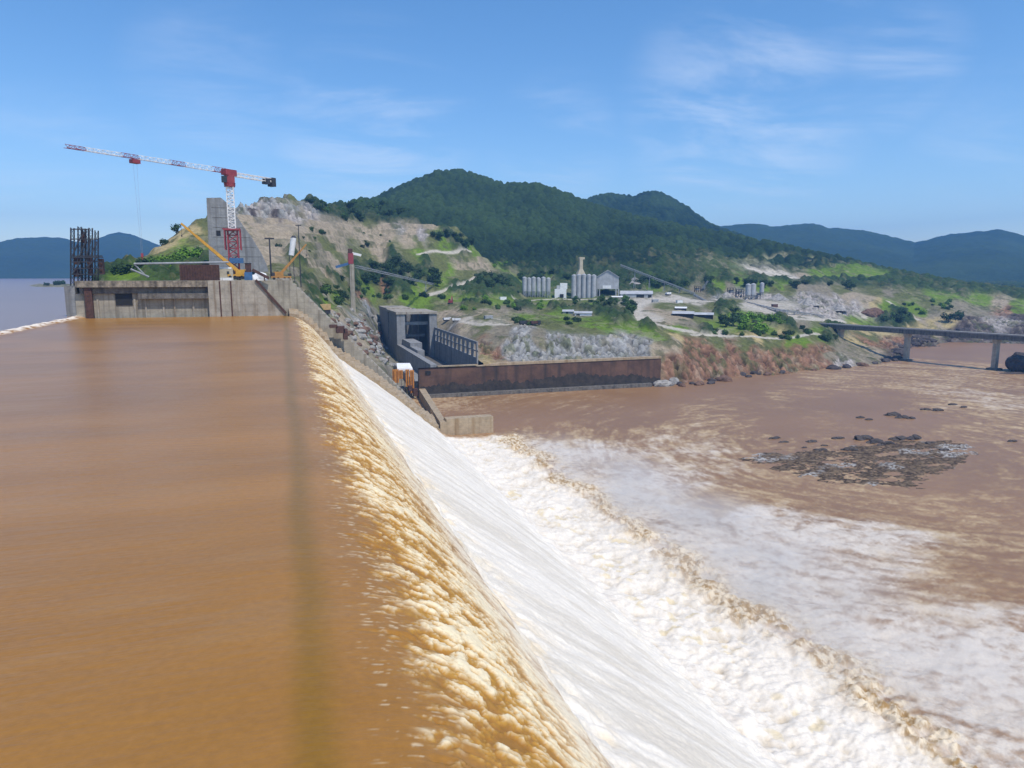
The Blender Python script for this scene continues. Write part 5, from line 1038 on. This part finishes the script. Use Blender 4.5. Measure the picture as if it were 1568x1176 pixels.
cluster([5], 8, [(66, 438), (110, 437), (110, 434), (66, 435)], 1.0, 1.5, 'dark tree on the thin spit of land across the reservoir', 'trees on the spit across the reservoir')
for i, o in enumerate(PROTO):
    if i not in _used:
        for ch in list(o.children): bpy.data.objects.remove(ch)
        bpy.data.objects.remove(o)

# ------------------------------------------------------------------ light, sky, air, camera
EL, SX, SY = math.radians(60), .36, -.93
sdir = Vector((SX*math.cos(EL), SY*math.cos(EL), math.sin(EL))).normalized()
sun = bpy.data.lights.new('sun', 'SUN'); sun.energy = 3.4; sun.angle = math.radians(.53); sun.color = (1, .94, .85)
so = bpy.data.objects.new('sun', sun); COL.objects.link(so); so.rotation_euler = sdir.to_track_quat('Z', 'Y').to_euler(); so.location = (0, 0, 500)
W = bpy.data.worlds.new('World'); S.world = W; W.use_nodes = True; N = W.node_tree.nodes; L = W.node_tree.links; bg = N['Background']
sky = N.new('ShaderNodeTexSky'); sky.sky_type = 'NISHITA'; sky.sun_disc = False; sky.sun_elevation = EL; sky.sun_rotation = math.atan2(SX, SY); sky.altitude = 600; sky.air_density = 1.0; sky.dust_density = .6; sky.ozone_density = 2.0
tcn = N.new('ShaderNodeTexCoord')   # thin cirrus: noise on the sky direction projected to a high flat layer
sp_ = N.new('ShaderNodeSeparateXYZ'); L.new(tcn.outputs['Generated'], sp_.inputs[0])
def mth(op, a, b=None, c=None):
    m = N.new('ShaderNodeMath'); m.operation = op
    for i, x in enumerate((a, b, c)):
        if x is None: continue
        if isinstance(x, (int, float)): m.inputs[i].default_value = x
        else: L.new(x, m.inputs[i])
    return m.outputs[0]
zc = mth('ADD', mth('MAXIMUM', sp_.outputs['Z'], 0.), .12)
cmb = N.new('ShaderNodeCombineXYZ'); L.new(mth('DIVIDE', sp_.outputs['X'], zc), cmb.inputs[0]); L.new(mth('DIVIDE', sp_.outputs['Y'], zc), cmb.inputs[1])
mp = N.new('ShaderNodeMapping'); mp.inputs['Rotation'].default_value = (0, 0, .5); mp.inputs['Scale'].default_value = (1.1, 1.9, 1); mp.inputs['Location'].default_value = (3.4, 1.9, 0); L.new(cmb.outputs[0], mp.inputs[0])
n1 = N.new('ShaderNodeTexNoise'); n1.inputs['Scale'].default_value = 1.0; n1.inputs['Detail'].default_value = 8; n1.inputs['Roughness'].default_value = .62; n1.inputs['Distortion'].default_value = .5; L.new(mp.outputs[0], n1.inputs['Vector'])
n2 = N.new('ShaderNodeTexNoise'); n2.inputs['Scale'].default_value = .45; n2.inputs['Detail'].default_value = 3; L.new(mp.outputs[0], n2.inputs['Vector'])
cr = N.new('ShaderNodeMapRange'); cr.interpolation_type = 'SMOOTHSTEP'; cr.inputs['From Min'].default_value = .40; cr.inputs['From Max'].default_value = .72; L.new(n1.outputs['Fac'], cr.inputs['Value'])
msk = None
for (u_, v_, dg, am) in ((1140, 165, 10, 1.), (1090, 215, 6, .9), (570, 205, 9, .9), (1375, 100, 5, .8), (1270, 30, 4, .7), (330, 135, 7, .45), (850, 220, 6, .6), (1530, 220, 6, .4), (90, 290, 8, .4), (285, 312, 2.5, .9)):
    d_ = ray(u_, v_); d_ = d_/np.linalg.norm(d_)
    vm = N.new('ShaderNodeVectorMath'); vm.operation = 'DOT_PRODUCT'; L.new(tcn.outputs['Generated'], vm.inputs[0]); vm.inputs[1].default_value = tuple(map(float, d_))
    r_ = N.new('ShaderNodeMapRange'); r_.interpolation_type = 'SMOOTHSTEP'; r_.inputs['From Min'].default_value = math.cos(math.radians(dg)); r_.inputs['From Max'].default_value = 1.; r_.inputs['To Max'].default_value = am; L.new(vm.outputs['Value'], r_.inputs['Value'])
    msk = r_.outputs[0] if msk is None else mth('MAXIMUM', msk, r_.outputs[0])
fade = N.new('ShaderNodeMapRange'); fade.inputs['From Min'].default_value = .02; fade.inputs['From Max'].default_value = .12; L.new(sp_.outputs['Z'], fade.inputs['Value'])
mxw = N.new('ShaderNodeMixRGB'); L.new(mth('MULTIPLY', mth('MULTIPLY', mth('MULTIPLY', cr.outputs[0], msk), fade.outputs[0]), .36), mxw.inputs['Fac']); hs = N.new('ShaderNodeHueSaturation'); hs.inputs['Saturation'].default_value = 1.24; hs.inputs['Value'].default_value = 1.18; L.new(sky.outputs[0], hs.inputs['Color']); L.new(hs.outputs[0], mxw.inputs['Color1']); mxw.inputs['Color2'].default_value = (7.2, 7.6, 8.2, 1)
L.new(mxw.outputs[0], bg.inputs['Color']); bg.inputs['Strength'].default_value = .14
# air
hz = MB().box(-4800, 6500, -400, 7000, -9, 620).build('haze', None, None, off=(0, 0, 0)) if False else None
m = bpy.data.materials.new('air'); m.use_nodes = True; nn = m.node_tree.nodes; nn.clear(); o_ = nn.new('ShaderNodeOutputMaterial'); pv = nn.new('ShaderNodeVolumePrincipled')
pv.inputs['Color'].default_value = (.17, .47, 1., 1); pv.inputs['Density'].default_value = .00012; pv.inputs['Anisotropy'].default_value = .2; m.node_tree.links.new(pv.outputs[0], o_.inputs['Volume'])
hz = MB().box(-5200, 6800, -420, 7800, -10, 640).build('haze', m, None, off=(0, 0, 0)); tag(hz, kind='stuff')
m2 = bpy.data.materials.new('spray'); m2.use_nodes = True; nn = m2.node_tree.nodes; ll = m2.node_tree.links; nn.clear()
o2 = nn.new('ShaderNodeOutputMaterial'); pv2 = nn.new('ShaderNodeVolumePrincipled'); t2_ = nn.new('ShaderNodeTexCoord'); ln = nn.new('ShaderNodeVectorMath'); ln.operation = 'LENGTH'
ll.new(t2_.outputs['Object'], ln.inputs[0]); fr_ = nn.new('ShaderNodeMapRange'); fr_.interpolation_type = 'SMOOTHSTEP'; fr_.inputs['From Min'].default_value = 1.; fr_.inputs['From Max'].default_value = .1; ll.new(ln.outputs['Value'], fr_.inputs['Value'])
g2 = nn.new('ShaderNodeNewGeometry'); no = nn.new('ShaderNodeTexNoise'); no.inputs['Scale'].default_value = .055; no.inputs['Detail'].default_value = 3; ll.new(g2.outputs['Position'], no.inputs['Vector'])
nr_ = nn.new('ShaderNodeMapRange'); nr_.inputs['From Min'].default_value = .36; nr_.inputs['From Max'].default_value = .68; ll.new(no.outputs['Fac'], nr_.inputs['Value'])
mu = nn.new('ShaderNodeMath'); mu.operation = 'MULTIPLY'; ll.new(fr_.outputs[0], mu.inputs[0]); ll.new(nr_.outputs[0], mu.inputs[1]); mu2 = nn.new('ShaderNodeMath'); mu2.operation = 'MULTIPLY'; mu2.inputs[1].default_value = .07; ll.new(mu.outputs[0], mu2.inputs[0])
pv2.inputs['Color'].default_value = (.97, .96, .94, 1); ll.new(mu2.outputs[0], pv2.inputs['Density']); ll.new(pv2.outputs[0], o2.inputs['Volume'])
import bmesh as _bm
b_ = _bm.new(); _bm.ops.create_icosphere(b_, subdivisions=4, radius=1); me_ = bpy.data.meshes.new('spray_mist'); b_.to_mesh(me_); b_.free(); me_.materials.append(m2)
sm = bpy.data.objects.new('spray_mist', me_); COL.objects.link(sm); sm.location = (108, 165, 2.5); sm.scale = (34, 150, 10); tag(sm, kind='stuff')
cam = bpy.data.cameras.new('camera'); co = bpy.data.objects.new('camera', cam); COL.objects.link(co); S.camera = co
cam.sensor_fit = 'HORIZONTAL'; cam.sensor_width = 36; cam.lens = FPX/1568*36; cam.clip_start = .5; cam.clip_end = 20000
co.location = (0, 0, 74); co.rotation_euler = (math.pi/2-PITCH, 0, -YAW)
S.view_settings.view_transform = 'Standard'; S.view_settings.look = 'None'; S.view_settings.exposure = .1; S.view_settings.gamma = 1
S.cycles.use_denoising = True; S.cycles.volume_bounces = 1; S.cycles.volume_step_rate = .25; S.cycles.volume_max_steps = 256; S.cycles.max_bounces = 6; S.cycles.transparent_max_bounces = 8
